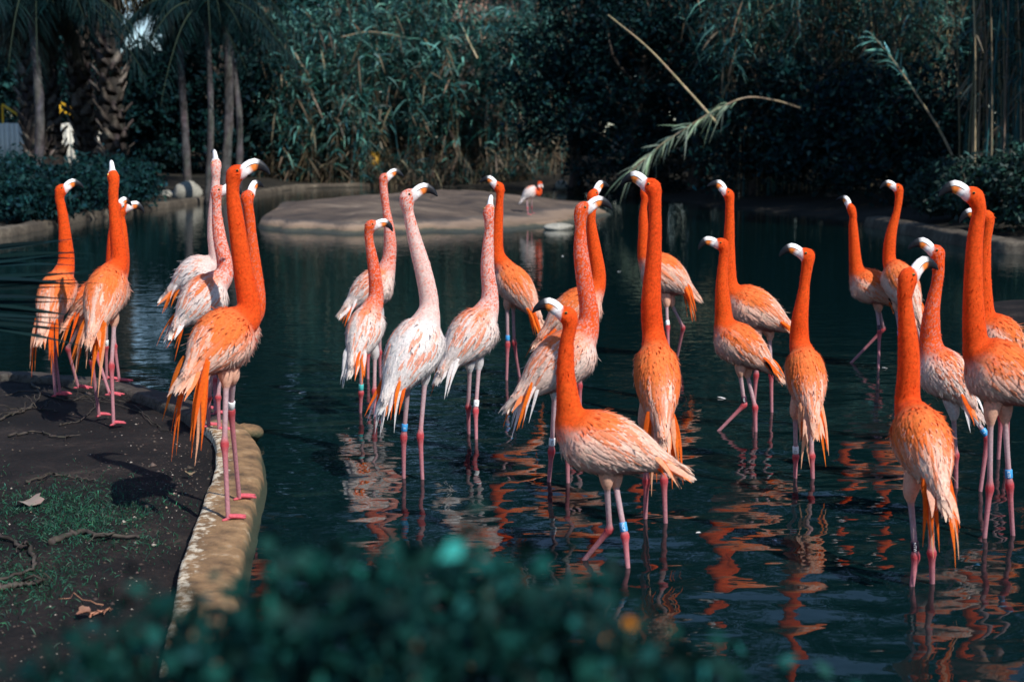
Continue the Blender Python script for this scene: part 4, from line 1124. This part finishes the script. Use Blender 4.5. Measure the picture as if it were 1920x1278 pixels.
def vegetation():
    woodland()
    # --- reed beds
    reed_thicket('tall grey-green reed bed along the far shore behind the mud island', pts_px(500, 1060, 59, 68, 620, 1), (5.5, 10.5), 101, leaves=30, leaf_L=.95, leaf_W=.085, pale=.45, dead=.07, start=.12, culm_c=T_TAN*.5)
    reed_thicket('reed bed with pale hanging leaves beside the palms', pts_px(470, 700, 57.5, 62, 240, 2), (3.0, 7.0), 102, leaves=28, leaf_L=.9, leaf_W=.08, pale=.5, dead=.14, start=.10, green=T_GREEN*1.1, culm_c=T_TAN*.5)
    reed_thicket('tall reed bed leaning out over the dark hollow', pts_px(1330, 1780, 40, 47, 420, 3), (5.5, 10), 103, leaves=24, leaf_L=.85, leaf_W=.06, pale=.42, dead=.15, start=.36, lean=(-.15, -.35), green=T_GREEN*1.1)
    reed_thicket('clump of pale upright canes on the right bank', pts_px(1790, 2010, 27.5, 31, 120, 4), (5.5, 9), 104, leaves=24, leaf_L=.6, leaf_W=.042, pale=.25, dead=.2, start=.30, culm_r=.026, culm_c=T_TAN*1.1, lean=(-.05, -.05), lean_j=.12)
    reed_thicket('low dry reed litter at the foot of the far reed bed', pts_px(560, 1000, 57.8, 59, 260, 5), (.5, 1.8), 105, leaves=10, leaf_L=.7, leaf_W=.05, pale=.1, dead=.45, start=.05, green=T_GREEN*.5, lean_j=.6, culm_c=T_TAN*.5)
    # --- dark evergreen mass right of the reeds
    k = 0
    for (px, Y, h, cr, dens, lab) in [(1080, 50, 8.5, 2.6, 9000, 'dense dark evergreen shrub next to the reed bed'), (1180, 47, 9.5, 2.6, 9000, 'dark evergreen tree behind the slanting dry cane'),
                                 (1300, 46, 7.5, 2.8, 9000, 'dark evergreen tree above the drooping reed'), (1420, 41, 4.2, 2.3, 7000, 'low dark shrub in the deep shade of the hollow'),
                                 (1560, 38.5, 4.0, 2.2, 7000, 'low dark shrub under the leaning reed bed'), (1690, 35, 3.9, 2.0, 6000, 'dark shrub at the water between hollow and right bank'),
                                 (1240, 49, 14, 3.2, 8000, 'tall dark evergreen rising over the hollow')]:
        x = (px-960)/FPX*Y
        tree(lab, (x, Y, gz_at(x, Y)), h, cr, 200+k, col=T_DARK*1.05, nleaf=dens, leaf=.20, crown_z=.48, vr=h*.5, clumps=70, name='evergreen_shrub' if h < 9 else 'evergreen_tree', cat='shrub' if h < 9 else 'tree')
        k += 1
    # --- right bank bushes
    for (px, Y, h, cr, lab) in [(1850, 26.2, 1.5, .85, 'rounded leafy bush at the foot of the pale canes'), (1940, 25.0, 1.7, .9, 'leafy bush on the right ledge at the frame edge'), (1775, 29.5, 1.3, .8, 'small dark bush left of the pale canes')]:
        x = (px-960)/FPX*Y
        tree(lab, (x, Y, gz_at(x, Y)), h, cr, 230+int(px), col=np.array([.012, .040, .032]), nleaf=4200, leaf=.12, trunk_r=.05, crown_z=.5, vr=h*.5, clumps=60, name='bush', cat='bush', mat=M_LEAF)
    # --- left bank shrubs
    for i, (px, Y, h, cr, lab) in enumerate([(20, 34, 1.25, 1.4, 'dark shrub in front of the pale fence'), (110, 33, 1.2, 1.4, 'dark shrub below the slim grey trunk'), (190, 36, 1.2, 1.3, 'dark shrub at the foot of the rough palm trunk'),
                                             (238, 40, 1.2, 1.0, 'dark shrub beside the pale boulder'), (60, 29.5, .9, .8, 'low weedy shrub at the end of the far kerb')]):
        x = (px-960)/FPX*Y
        tree(lab, (x, Y, gz_at(x, Y)), h, cr, 260+i, col=T_DARK*1.25, nleaf=4500, leaf=.15, trunk_r=.06, crown_z=.5, vr=h*.5, clumps=50, name='shrub', cat='shrub')
    # --- palms on the left bank
    for i, (px, Y, h, r0, lab) in enumerate([(228, 45, 8.8, .46, 'thick palm with a rough scaly trunk beside the sky gap'), (178, 51, 9.0, .45, 'palm with scaly trunk just left of the thickest one'),
                                        (84, 47, 7.2, .42, 'palm with scaly trunk standing before the pale fence'), (112, 54, 7.9, .42, 'palm with scaly trunk between two fence panels')]):
        x = (px-960)/FPX*Y
        fan_palm(lab, (x, Y, gz_at(x, Y)), h, r0, 300+i, nleaf=64, size=1.5, vis=(.9, 8.2), skirt=12, col=T_DARK*.55)
    for i, (px, Y, h, r0, lab) in enumerate([(66, 36, 5.2, .13, 'slim palm with smooth grey trunk above the left shrubs'), (356, 47, 6.0, .14, 'slim feather palm behind the pale boulder'), (390, 41, 5.4, .10, 'thin feather palm right of the boulder'),
                                        (420, 46, 6.4, .16, 'feather palm with pale trunk behind the kerb birds'), (448, 49, 6.0, .12, 'dark feather palm next to the reed bed')]):
        x = (px-960)/FPX*Y
        feather_palm(lab, (x, Y, gz_at(x, Y)), h, r0, 320+i, nfr=24, L=2.9, col=T_DARK*.7)
    for i, (px, Y, h, cr, lab) in enumerate([(-60, 63, 7.5, 3.4, 'dense dark hedge tree behind the fence end'), (100, 66, 8, 3.6, 'dense dark hedge tree behind the handrail'), (225, 62, 6.0, 2.6, 'dense dark hedge tree behind the thickest palm'),
                                          (330, 60, 5.0, 2.4, 'dense dark hedge tree under the sky gap'), (420, 58, 6.5, 2.5, 'dense dark hedge tree behind the feather palms'), (490, 62, 8, 2.8, 'dense dark hedge tree between palms and reeds')]):
        x = (px-960)/FPX*Y
        tree(lab, (x, Y, gz_at(x, Y)), h, cr, 280+i, col=T_DARK*.9, nleaf=7000, leaf=.3, crown_z=.46, vr=h*.5, clumps=60, name='hedge_tree', cat='tree')
    # --- tall trees closing the view behind
    LAB = ['tall dark tree beyond the end of the pale fence', 'tall dark tree behind the pale fence', 'tall dark tree left of the sky gap', 'tall dark tree right of the sky gap behind the feather palms', 'tall dark tree where palms and far reeds meet',
           'tall dark tree behind the reed with a sideways seed head', 'tall dark tree rising behind the pinkish house', 'tall dark tree behind the first dark evergreen shrub', 'tall dark tree behind the slanting bare cane', 'tall dark tree above the arching reed',
           'tall dark tree behind the reeds leaning over the hollow', 'tall dark tree behind the pale upright canes', 'tall dark tree on the right beyond the ledge bushes', 'tall dark tree farthest round the right bank']
    i = 0
    for (px, Y, h, cr) in [(-420, 66, 24, 6.5), (-130, 64, 23, 6), (10, 70, 25, 4.6), (480, 72, 27, 4.6), (560, 76, 29, 5.5), (730, 78, 30, 6), (900, 80, 30, 6), (1060, 76, 29, 6), (1230, 72, 28, 6), (1400, 66, 26, 6),
                           (1590, 60, 25, 6), (1800, 56, 24, 6), (2050, 50, 22, 6), (2330, 46, 20, 6)]:
        x = (px-960)/FPX*Y
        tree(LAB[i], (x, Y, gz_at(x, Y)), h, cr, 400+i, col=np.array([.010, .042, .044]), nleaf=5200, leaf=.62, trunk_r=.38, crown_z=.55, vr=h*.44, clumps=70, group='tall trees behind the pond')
        i += 1
    # unseen trees added on the right bank to cast shade over the hollow
    for j, (x, y, h, cr) in enumerate([(15.5, 31, 15, 3.6), (19, 27, 16, 4), (13.6, 25.5, 11, 2.6), (22, 35, 17, 4.5), (17.5, 36, 9.5, 3.2)]):
        tree(['broad dark tree on the bank right of the pale canes', 'tallest broad tree shading the right ledge', 'smaller broad tree closest to the right ledge', 'very broad tree at the back of the right bank', 'broad tree between the right bank canes and the hollow'][j], (x, y, gz_at(x, y)), h, cr, 450+j, col=T_DARK*1.6, nleaf=5200, leaf=.45, trunk_r=.3, crown_z=.55, clumps=60, group='trees on the right bank')
    # --- single canes that stand out
    single_reed('long dry bare cane slanting down across the dark evergreens', [(1345, 232), (1290, 170), (1215, 90), (1140, 28)], 38, 501, r0=.04, nleaf=0, col=np.array([.42, .34, .20]))
    single_reed('arching reed with a drooping leafy tip over the water', [(1500, 203), (1455, 189), (1400, 183), (1345, 205), (1290, 238), (1235, 275), (1180, 325)], 33, 502, r0=.03, leaf_from=.40, nleaf=85, leaf_L=.50, leaf_W=.032, lcol=np.array([.22, .30, .22]), dY=-1.5)
    single_reed('leaning cane rising from the right bank to the upper reeds', [(1800, 325), (1765, 250), (1720, 180), (1672, 110), (1630, 60)], 28.5, 503, r0=.03, leaf_from=.5, nleaf=50, leaf_L=.4)
    single_reed('thin reed reaching sideways from the far bed with seed head', [(640, 70), (690, 60), (735, 66), (768, 74)], 58, 504, r0=.035, nleaf=24, leaf_L=.5, leaf_from=0)
    single_reed('upright pale reed with feathery seed head in the far bed', [(895, 110), (880, 80), (868, 52)], 58, 505, r0=.045, nleaf=14, leaf_L=.6, leaf_from=.2, col=np.array([.45, .38, .24]))
# ------------------------------------------------------------------ small things of the place
def boulder(label, px, py, w, h, Y, seed, mat=None, name='boulder'):
    r = np.random.default_rng(seed)
    base = P(px, py, Y); s = Y/FPX; hx, hz = w*s/2, h*s
    th = np.linspace(0, math.pi, 15); ph = np.linspace(0, 2*math.pi, 24, endpoint=False)
    T_, P_ = np.meshgrid(th, ph, indexing='ij')
    d = np.stack([np.sin(T_)*np.cos(P_), np.sin(T_)*np.sin(P_), np.cos(T_)], -1).reshape(-1, 3)
    k = 1+.10*vnoise(d[:, 0]*2+d[:, 2], d[:, 1]*2-d[:, 2], seed, 4, 1.6)
    for _ in range(7):                       # flat facets
        n_ = nrm(r.normal(size=3)); lim = .72+.2*r.random(); q = d@n_*k
        k = np.where(q > lim, k*lim/np.maximum(q, 1e-6), k)
    V = d*k[:, None]*np.array([hx, hx*.8, hz*.62])+np.array([0, 0, hz*.38])
    i = (np.arange(14)[:, None]*24+np.arange(24)[None]); j = (np.arange(14)[:, None]*24+(np.arange(24)[None]+1) % 24)
    Q = np.stack([i, i+24, j+24, j], -1).reshape(-1, 4)
    o = add(name, mesh_data(name, V, Q), mat or M_STONE); o.location = base
    return tag(o, label, 'rock')

def ground_tube(label, pxs, r0, r1, seed, col, name, cat, lift=.01, side=0, group=None):
    r = np.random.default_rng(seed)
    pts = []
    for x, y in pxs:
        g = G(x, y, .09); g[2] = bz(g[0], g[1]); g = G(x, y, g[2]); g[2] = bz(g[0], g[1])+lift
        pts.append(g)
    path = catmull(np.array(pts), 30); path += r.normal(size=path.shape)*np.array([.006, .012, .003])
    n = len(path); org = path[n//2].copy()
    mb = MB(); V, Q, T = tube_arrays(path, np.linspace(r0, r1, n)*(1+.18*r.normal(size=n)), 8); mb.put(V, Q, T, hsv_jit(col, len(V), r, .22))
    for k in range(side):
        i = r.integers(5, n-4); d = nrm(path[i+1]-path[i-1]+r.normal(size=3)*np.array([1, 1, .15])*.9); ln = r.uniform(.12, .35)
        q = np.array([path[i]+d*ln*t+np.array([0, 0, .03*math.sin(t*3)]) for t in np.linspace(0, 1, 8)])+r.normal(size=(8, 3))*.006
        V, Q, T = tube_arrays(q, np.linspace(r1, r1*.35, 8), 5); mb.put(V, Q, T, hsv_jit(col, len(V), r, .2))
    o = mb.build(name, M_BARK, None, org); o.location = org
    return tag(o, label, cat, group)

def details():
    r = np.random.default_rng(900)
    # stones
    boulder('pale grey boulder on the far left shore below the slim palms', 352, 375, 56, 36, 42.3, 601)
    boulder('small dark boulder beside the pale one', 316, 378, 36, 22, 42.8, 602)
    boulder('rounded pale stone at the far shore beyond the white island bird', 1052, 356, 24, 18, 52, 603)
    boulder('flat tan stone stub at the outer bend of the kerb', 462, 822, 64, 30, float(G(462, 822, .02)[1]), 604, mat=M_KERB)
    boulder('low wet stone at the tip of the mud island', 1048, 432, 60, 14, 28.6, 605)
    # roots and twigs on the bank
    rc = np.array([.05, .042, .036])
    roots = [([(95, 1022), (140, 1003), (190, 1008), (262, 1012)], .022, .010, 'thick grey root lying across the grass patch'),
             ([(48, 908), (100, 893), (135, 897), (178, 906)], .011, .005, 'thin pale root between the mud and the grass'),
             ([(-10, 1005), (30, 1022), (62, 1045), (60, 1070), (0, 1092)], .016, .009, 'curved root looping at the left of the bank'),
             ([(-10, 1108), (40, 1100), (80, 1094)], .018, .010, 'short grey root below the looping one'),
             ([(0, 790), (40, 772), (70, 768), (110, 776)], .012, .006, 'twisted pale branch on the mud near the bank birds'),
             ([(60, 720), (75, 745), (50, 770), (20, 780)], .014, .006, 'forked dead branch standing off the mud'),
             ([(110, 800), (150, 790), (175, 768), (190, 745)], .009, .004, 'thin twig bent towards the kerb'),
             ([(10, 745), (60, 735), (120, 752), (170, 750), (260, 775), (300, 800)], .009, .004, 'long thin root running beside the kerb'),
             ([(20, 820), (70, 812), (110, 822), (150, 818)], .012, .005, 'mud stained root in front of the bank birds'),
             ([(150, 700+38), (200, 752), (250, 765), (290, 800), (330, 815)], .007, .003, 'wiry root creeping down towards the kerb bend'),
             ([(165, 1160), (190, 1152), (212, 1146)], .006, .004, 'reddish twig end lying near the foreground bush')]
    for i, (px, a, b, lab) in enumerate(roots):
        ground_tube(lab, px, a*.6, b*.6, 620+i, rc if i != 10 else np.array([.35, .16, .10]), 'root' if 'root' in lab else 'branch', 'root' if 'root' in lab else 'branch', side=4 if i in (4, 5, 7) else 1, lift=.012)
    # fallen leaves
    for i, (px, py, sz, col, lab) in enumerate([(56, 945, .07, (.30, .23, .19), 'pale dry leaf lying on the grass of the bank'), (158, 1160, .032, (.26, .13, .09), 'reddish dry leaf by the twig end'), (600-245, 890, .03, (.35, .25, .15), 'small tan leaf fallen on the mud beside the kerb')]):
        g = G(px, py, .1); g[2] = bz(g[0], g[1])+.02
        t = np.linspace(0, 2*math.pi, 15)[:-1]
        rad = sz*(.6+.4*np.abs(np.cos(t*2.5+.3)))
        V = np.column_stack([rad*np.cos(t), rad*np.sin(t)*.8, .25*rad*np.sin(t*2)+.012])
        V = np.vstack([V, [0, 0, .004]]); T = [(14, k, (k+1) % 14) for k in range(14)]
        V2 = np.vstack([V, V-[0, 0, .0015]]); T2 = T+[(c+15, b+15, a+15) for a, b, c in T]
        o = add('fallen_leaf', mesh_data('fallen_leaf', V2, None, T2, hsv_jit(np.array(col), 30, r, .12)), M_LEAF); o.location = g; o.rotation_euler = (.12, -.1, i*1.3)
        tag(o, lab, 'leaf')
    # grass, pebbles, crumbs of soil on the bank
    def scatter(n, f):
        out = []
        while len(out) < n:
            px = r.uniform(-60, 420, 4000); py = r.uniform(690, 1278, 4000)
            dens = f(px, py); keep = r.random(4000) < dens
            for a, b in zip(px[keep], py[keep]):
                g = G(a, b, .09)
                out.append(g)
        out = np.array(out[:n]); Z = bank_z(out[:, 0], out[:, 1]); ok = Z > 0; out[:, 2] = Z
        return out[ok]
    def fgrass(px, py):
        a = np.exp(-((px-130)/150)**2-((py-965)/48)**2)+.55*np.exp(-((px-20)/110)**2-((py-1080)/70)**2)+.25*np.exp(-((px-290)/35)**2-((py-1005)/20)**2)
        return np.clip(a*(.4+.8*(vnoise(px/60, py/25, 5, 3, 1) > -.1)), 0, 1)
    p = scatter(9000, fgrass); n = len(p)
    d = nrm(r.normal(size=(n, 3))*np.array([.6, .6, .2])+np.array([0, 0, .8]))
    V, Q, per = blades(p-np.array([0, 0, .004]), d, np.cross(d, rand_dirs(n, r)), r.uniform(.02, .055, n), .004, r.uniform(.2, .8, n), nseg=2)
    o = add('grass', mesh_data('grass', V, Q, None, np.repeat(hsv_jit(np.array([.014, .070, .040]), n, r, .4, .12), per, 0)), M_LEAF, kind='stuff'); o['label'] = 'short green grass patch on the muddy bank'; o['category'] = 'grass'
    def fpeb(px, py): return np.clip(.15+.85*np.exp(-((px-330)/90)**2-((py-900)/90)**2), 0, 1)*.3
    p = scatter(1500, fpeb); n = len(p)
    t6 = np.array([(1, 0, 0), (-1, 0, 0), (0, 1, 0), (0, -1, 0), (0, 0, 1), (0, 0, -1)], float)
    tri = np.array([(0, 2, 4), (2, 1, 4), (1, 3, 4), (3, 0, 4), (2, 0, 5), (1, 2, 5), (3, 1, 5), (0, 3, 5)])
    sz = .004*np.exp(r.normal(size=n)*.5)
    V = (p[:, None, :]+t6[None]*(sz[:, None, None]*r.uniform(.6, 1.3, (n, 6, 1)))*np.array([1.2, 1.2, .7])).reshape(-1, 3)
    T = (np.arange(n)[:, None, None]*6+tri[None]).reshape(-1, 3)
    pc = hsv_jit(np.array([.05, .036, .028]), n, r, .6); w_ = r.random(n) < .1; pc[w_] = [.3, .26, .22]
    o = add('gravel', mesh_data('gravel', V, None, T, np.repeat(pc, 6, 0)), M_PAINT, kind='stuff'); o['label'] = 'fine gravel and soil crumbs strewn over the bank'; o['category'] = 'gravel'
    # foreground bush
    base = np.array([.0, 1.2, .02])
    root = empty('bush', tuple(base), 'leafy dark green bush with orange flowers in the near foreground', 'bush')
    cont = lambda px: np.interp(px, [40, 200, 350, 480, 600, 700, 800, 950, 1050, 1150, 1250, 1400, 1600, 1800], [1340, 1275, 1200, 1150, 1115, 1090, 1078, 1090, 1140, 1215, 1290, 1340, 1350, 1370])
    mb = MB(); lf = MB(); ns = 560
    px = np.concatenate([r.uniform(60, 1320, 500), r.uniform(1250, 1800, 60)]); Y = r.uniform(.98, 1.4, ns)
    top = np.array([P(a, b, y) for a, b, y in zip(px, cont(px)+r.normal(size=ns)*14, Y)])
    top[:, 2] -= r.random(ns)**1.3*.55
    for k in range(ns):
        b0 = np.array([top[k, 0]*.45, 1.2+(top[k, 1]-1.2)*.4, .02])
        if k % 6 == 0:
            V, Q, T = tube_arrays(catmull([b0, (b0+top[k])/2+r.normal(size=3)*.04, top[k]], 8), np.linspace(.006, .002, 8), 5); mb.put(V, Q, T, (.05, .04, .025))
        m = 34
        c = top[k]+r.normal(size=(m, 3))*np.array([.034, .034, .026])
        V, Q, per = leaf_cards(c, .021, .014, r, .3)
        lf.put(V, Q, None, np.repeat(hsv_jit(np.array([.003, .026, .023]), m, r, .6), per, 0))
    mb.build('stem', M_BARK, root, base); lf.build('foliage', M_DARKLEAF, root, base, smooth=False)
    for (fx, fy, yy, s) in [(1180, 1166, 1.12, .0045), (1142, 1192, 1.2, .006), (855, 1075, 1.25, .004), (700, 1180, 1.1, .004)]:
        c = P(fx, fy, yy); V = []; Q = []; fm = MB()
        for q in range(8):
            an = q*math.pi/4; d = np.array([math.cos(an), -.35, math.sin(an)])
            Vb, Qb, per = blades([c], [d], [np.cross(d, [0, -1., 0])], [s*1.3], [s*.9], [0], nseg=3, prof=[.4, 1, .9, .2]); fm.put(Vb, Qb, None, (.75, .26, .01))
        V, Q, T = tube_arrays([c, c+np.array([0, -.004, 0])], [s*.4, s*.3], 8); fm.put(V, Q, T, (.45, .18, .01))
        V, Q, T = tube_arrays([c+np.array([0, .002, 0]), c+np.array([.004, .01, -.16])], [.0015, .002], 5); fm.put(V, Q, T, (.02, .06, .03))
        fm.build('flower', M_LEAF, root, base)
    # low palm on the bank, out of frame but for one leaf
    pb = np.array([-2.40, 4.6, 0.0]); pb[2] = bz(pb[0], pb[1])
    root = empty('dwarf_palm', tuple(pb), 'low dark palm whose leaf reaches in before the bank birds', 'palm')
    tm = MB(); trunk_mesh(tm, pb-np.array([0, 0, .05]), pb+np.array([0, 0, .45]), .11, .09, (.06, .05, .04), seed=8); tm.build('trunk', M_BARK, root, pb)
    hub0 = P(-75, 530, 4.6); topp = pb+np.array([0, 0, .45])
    for i in range(8):
        if i == 0: hub, d, fl = hub0, np.array([1, .0, -.02]), np.array([0, .18, 1.])
        else:
            az = math.pi*.55+i*.42; d = np.array([math.cos(az), math.sin(az), r.uniform(-.1, .5)]); hub = topp+d*.55+np.array([-.1, 0, .15]); fl = None
        lm = MB()
        V, Q, T = tube_arrays(catmull([topp, (topp+hub)/2+np.array([0, 0, .08]), hub], 8), .009, 5); lm.put(V, Q, T, T_DARK*1.5)
        if i == 0:
            nn = 22; ang = np.linspace(-.16, .20, nn)+r.normal(size=nn)*.015
            dirs = np.stack([np.cos(ang), .06*np.ones(nn), np.sin(ang)*.9], -1)
            V, Q, per = blades(np.tile(hub, (nn, 1))+np.outer(np.linspace(-.135, .10, nn), [.25, .1, 1.])+r.normal(size=(nn, 3))*.006, dirs, np.cross(dirs, [0, .5, -.1])+np.array([0, .5, 0]), np.interp(ang, [-.16, 0, .2], [.41, .40, .41])*r.uniform(.8, 1.12, nn), .017, r.uniform(-.04, .12, nn), nseg=5, prof=[.2, .8, 1, .7, .3, .04])
            lm.put(V, Q, None, np.repeat(hsv_jit(T_DARK*.6, nn, r, .25), per, 0))
        else: fan_leaf(lm, hub, d, .55, r, T_DARK*1.2, n=22, spread=1.3)
        lm.build('leaf', M_DARKLEAF, root, pb)
    # pale slat fence and yellow handrail behind the left shrubs
    Yf = 58.0; gx0, gx1 = P(-60, 250, Yf)[0], P(190, 250, Yf)[0]; zt = P(60, 231, Yf)[2]; zb = gz_at(-20, Yf)
    root = empty('fence', ((gx0+gx1)/2, Yf, zb), 'pale upright slat fence behind the scaly palm trunks', 'fence')
    w = .20; k = 0; slat = None; x = gx0
    while x < gx1:
        if slat is None:
            b = MB(); H = zt-zb
            for V_ in [np.array([(sx*w*.47, sy*.02, z_) for sx in (-1, 1) for sy in (-1, 1) for z_ in (0, H)])]:
                b.put(V_, [(0, 1, 3, 2), (4, 6, 7, 5), (0, 4, 5, 1), (2, 3, 7, 6), (1, 5, 7, 3), (0, 2, 6, 4)], None, (.62, .60, .52))
            V, Q, T, C = b.arrays(); slat = mesh_data('slat', V, Q, T, C, smooth=False)
        o = add('slat', slat, M_PAINT, root); o.location = (x-(gx0+gx1)/2, r.normal()*.006, r.normal()*.012); x += w
    b = MB()
    for z_ in (.5, H-.4):
        V, Q, T = tube_arrays([(gx0-(gx0+gx1)/2, .06, z_), (gx1-(gx0+gx1)/2, .06, z_)], .04, 6); b.put(V, Q, T, (.5, .48, .42))
    b.build('rail', M_PAINT, root)
    a1, a2 = P(112, 192, 59), P(156, 216, 59); a0 = P(4, 196, 59); a3 = P(52, 228, 59)
    org = np.array([(a1[0]+a0[0])/2, 59, gz_at(-18, 59)])
    b = MB()
    for q0, q1 in ((a1, a2), (a0, a3), (a1-[0, 0, .3], a2-[0, 0, .3])):
        V, Q, T = tube_arrays([q0, q1], .05, 7); b.put(V, Q, T, (.62, .36, .02))
    for q in (a0, a1, a2, a3):
        V, Q, T = tube_arrays([(q[0], 59, org[2]), q], .035, 6); b.put(V, Q, T, (.62, .36, .02))
    o = b.build('handrail', M_PAINT, None, org); o.location = org; tag(o, 'sloping yellow handrail above the pale fence', 'handrail')
    # yellow box among the far reeds
    c = P(701, 330, 59.6); b = MB()
    for (hx, hy, z0, z1, col) in ((.22, .14, .25, .95, (.40, .22, .015)), (.24, .16, .95, 1.0, (.35, .2, .015)), (.06, .06, -.3, .25, (.1, .1, .1))):
        V_ = np.array([(sx*hx, sy*hy, z_) for sx in (-1, 1) for sy in (-1, 1) for z_ in (z0, z1)])
        b.put(V_, [(0, 1, 3, 2), (4, 6, 7, 5), (0, 4, 5, 1), (2, 3, 7, 6), (1, 5, 7, 3), (0, 2, 6, 4)], None, col)
    o = b.build('utility_box', M_PAINT, smooth=False); o.location = c; tag(o, 'small yellow box on a post in front of the far reeds', 'box')
    # house behind the reeds
    Yh = 71.0; hx0, hx1 = P(860, 0, Yh)[0], P(1010, 0, Yh)[0]; g0 = gz_at(0, Yh); zw = P(900, 42, Yh)[2]
    root = empty('house', ((hx0+hx1)/2, Yh, g0), 'pinkish house with tiled roof glimpsed above the far reeds', 'house')
    def box(x0, x1, y0, y1, z0, z1):
        return np.array([(x, y, z) for x in (x0, x1) for y in (y0, y1) for z in (z0, z1)]), [(0, 1, 3, 2), (4, 6, 7, 5), (0, 4, 5, 1), (2, 3, 7, 6), (1, 5, 7, 3), (0, 2, 6, 4)]
    hw = (hx1-hx0)/2
    b = MB(); V, Q = box(-hw, hw, 0, 5, 0, zw-g0); b.put(V, Q, None, (.34, .25, .21)); b.build('wall', M_PAINT, root, smooth=False)
    b = MB(); e = zw-g0; V = np.array([(-hw-.4, -.5, e), (hw+.4, -.5, e), (hw+.4, 5.5, e), (-hw-.4, 5.5, e), (-hw+1, 2.5, e+1.6), (hw-1, 2.5, e+1.6)])
    b.put(V, [(0, 1, 5, 4), (2, 3, 4, 5)], [(1, 2, 5), (3, 0, 4)], (.20, .13, .10))
    for q in range(16):
        x = -hw-.3+q*(2*hw+.6)/15; V, Qq, T = tube_arrays([(x, -.55, e+.02), (x*.75, 2.4, e+1.62)], .09, 6); b.put(V, Qq, T, (.22, .14, .11))
    b.build('roof', M_PAINT, root, smooth=False)
    for q in range(2):
        b = MB(); V, Q = box(-hw*.55+q*hw*.9, -hw*.55+q*hw*.9+.8, -.05, .1, e-1.7, e-.5); b.put(V, Q, None, (.05, .06, .07)); wn = b.build('window', M_EYE, root, smooth=False)
        b = MB(); V, Q = box(-hw*.55+q*hw*.9-.1, -hw*.55+q*hw*.9+.9, -.12, .02, e-1.85, e-1.7); b.put(V, Q, None, (.5, .45, .4)); b.build('sill', M_PAINT, wn, smooth=False)
    # drifting feathers on the water
    for i, (px, py, lab) in enumerate([(1654, 690, 'small white feather drifting by the stepping flamingo'), (1130, 505, 'white feather speck drifting right of the island'), (1165, 509, 'white feather speck drifting behind the red-necked bird'), (575, 735, 'white feather drifting in open water before the kerb'),
                                       (1055, 480, 'white feather speck drifting under the island edge'), (1345, 745, 'white feather speck drifting by the lifted leg'), (1305, 1000, 'pale feather drifting between two reflections'), (1455, 1015, 'pale feather drifting in front of the slim bird seen from behind')]):
        g = G(px, py, .004); L = .05 if i in (0, 6, 7) else .07
        Vb, Qb, per = blades([(0, 0, 0)], [(1, .3, .12)], [(-.3, 1, .1)], [L], [L*.35], [.3], nseg=5, prof=[.2, .8, 1, .8, .1], camber=.15)
        Vb[:, 2] += .004
        o = add('feather', mesh_data('feather', Vb, Qb, None, np.tile(C_WHITE, (len(Vb), 1))), M_FEATHER); o.location = g; o.rotation_euler = (0, 0, i*1.1)
        tag(o, lab, 'feather')
vegetation()
birds()
build_water()
details()
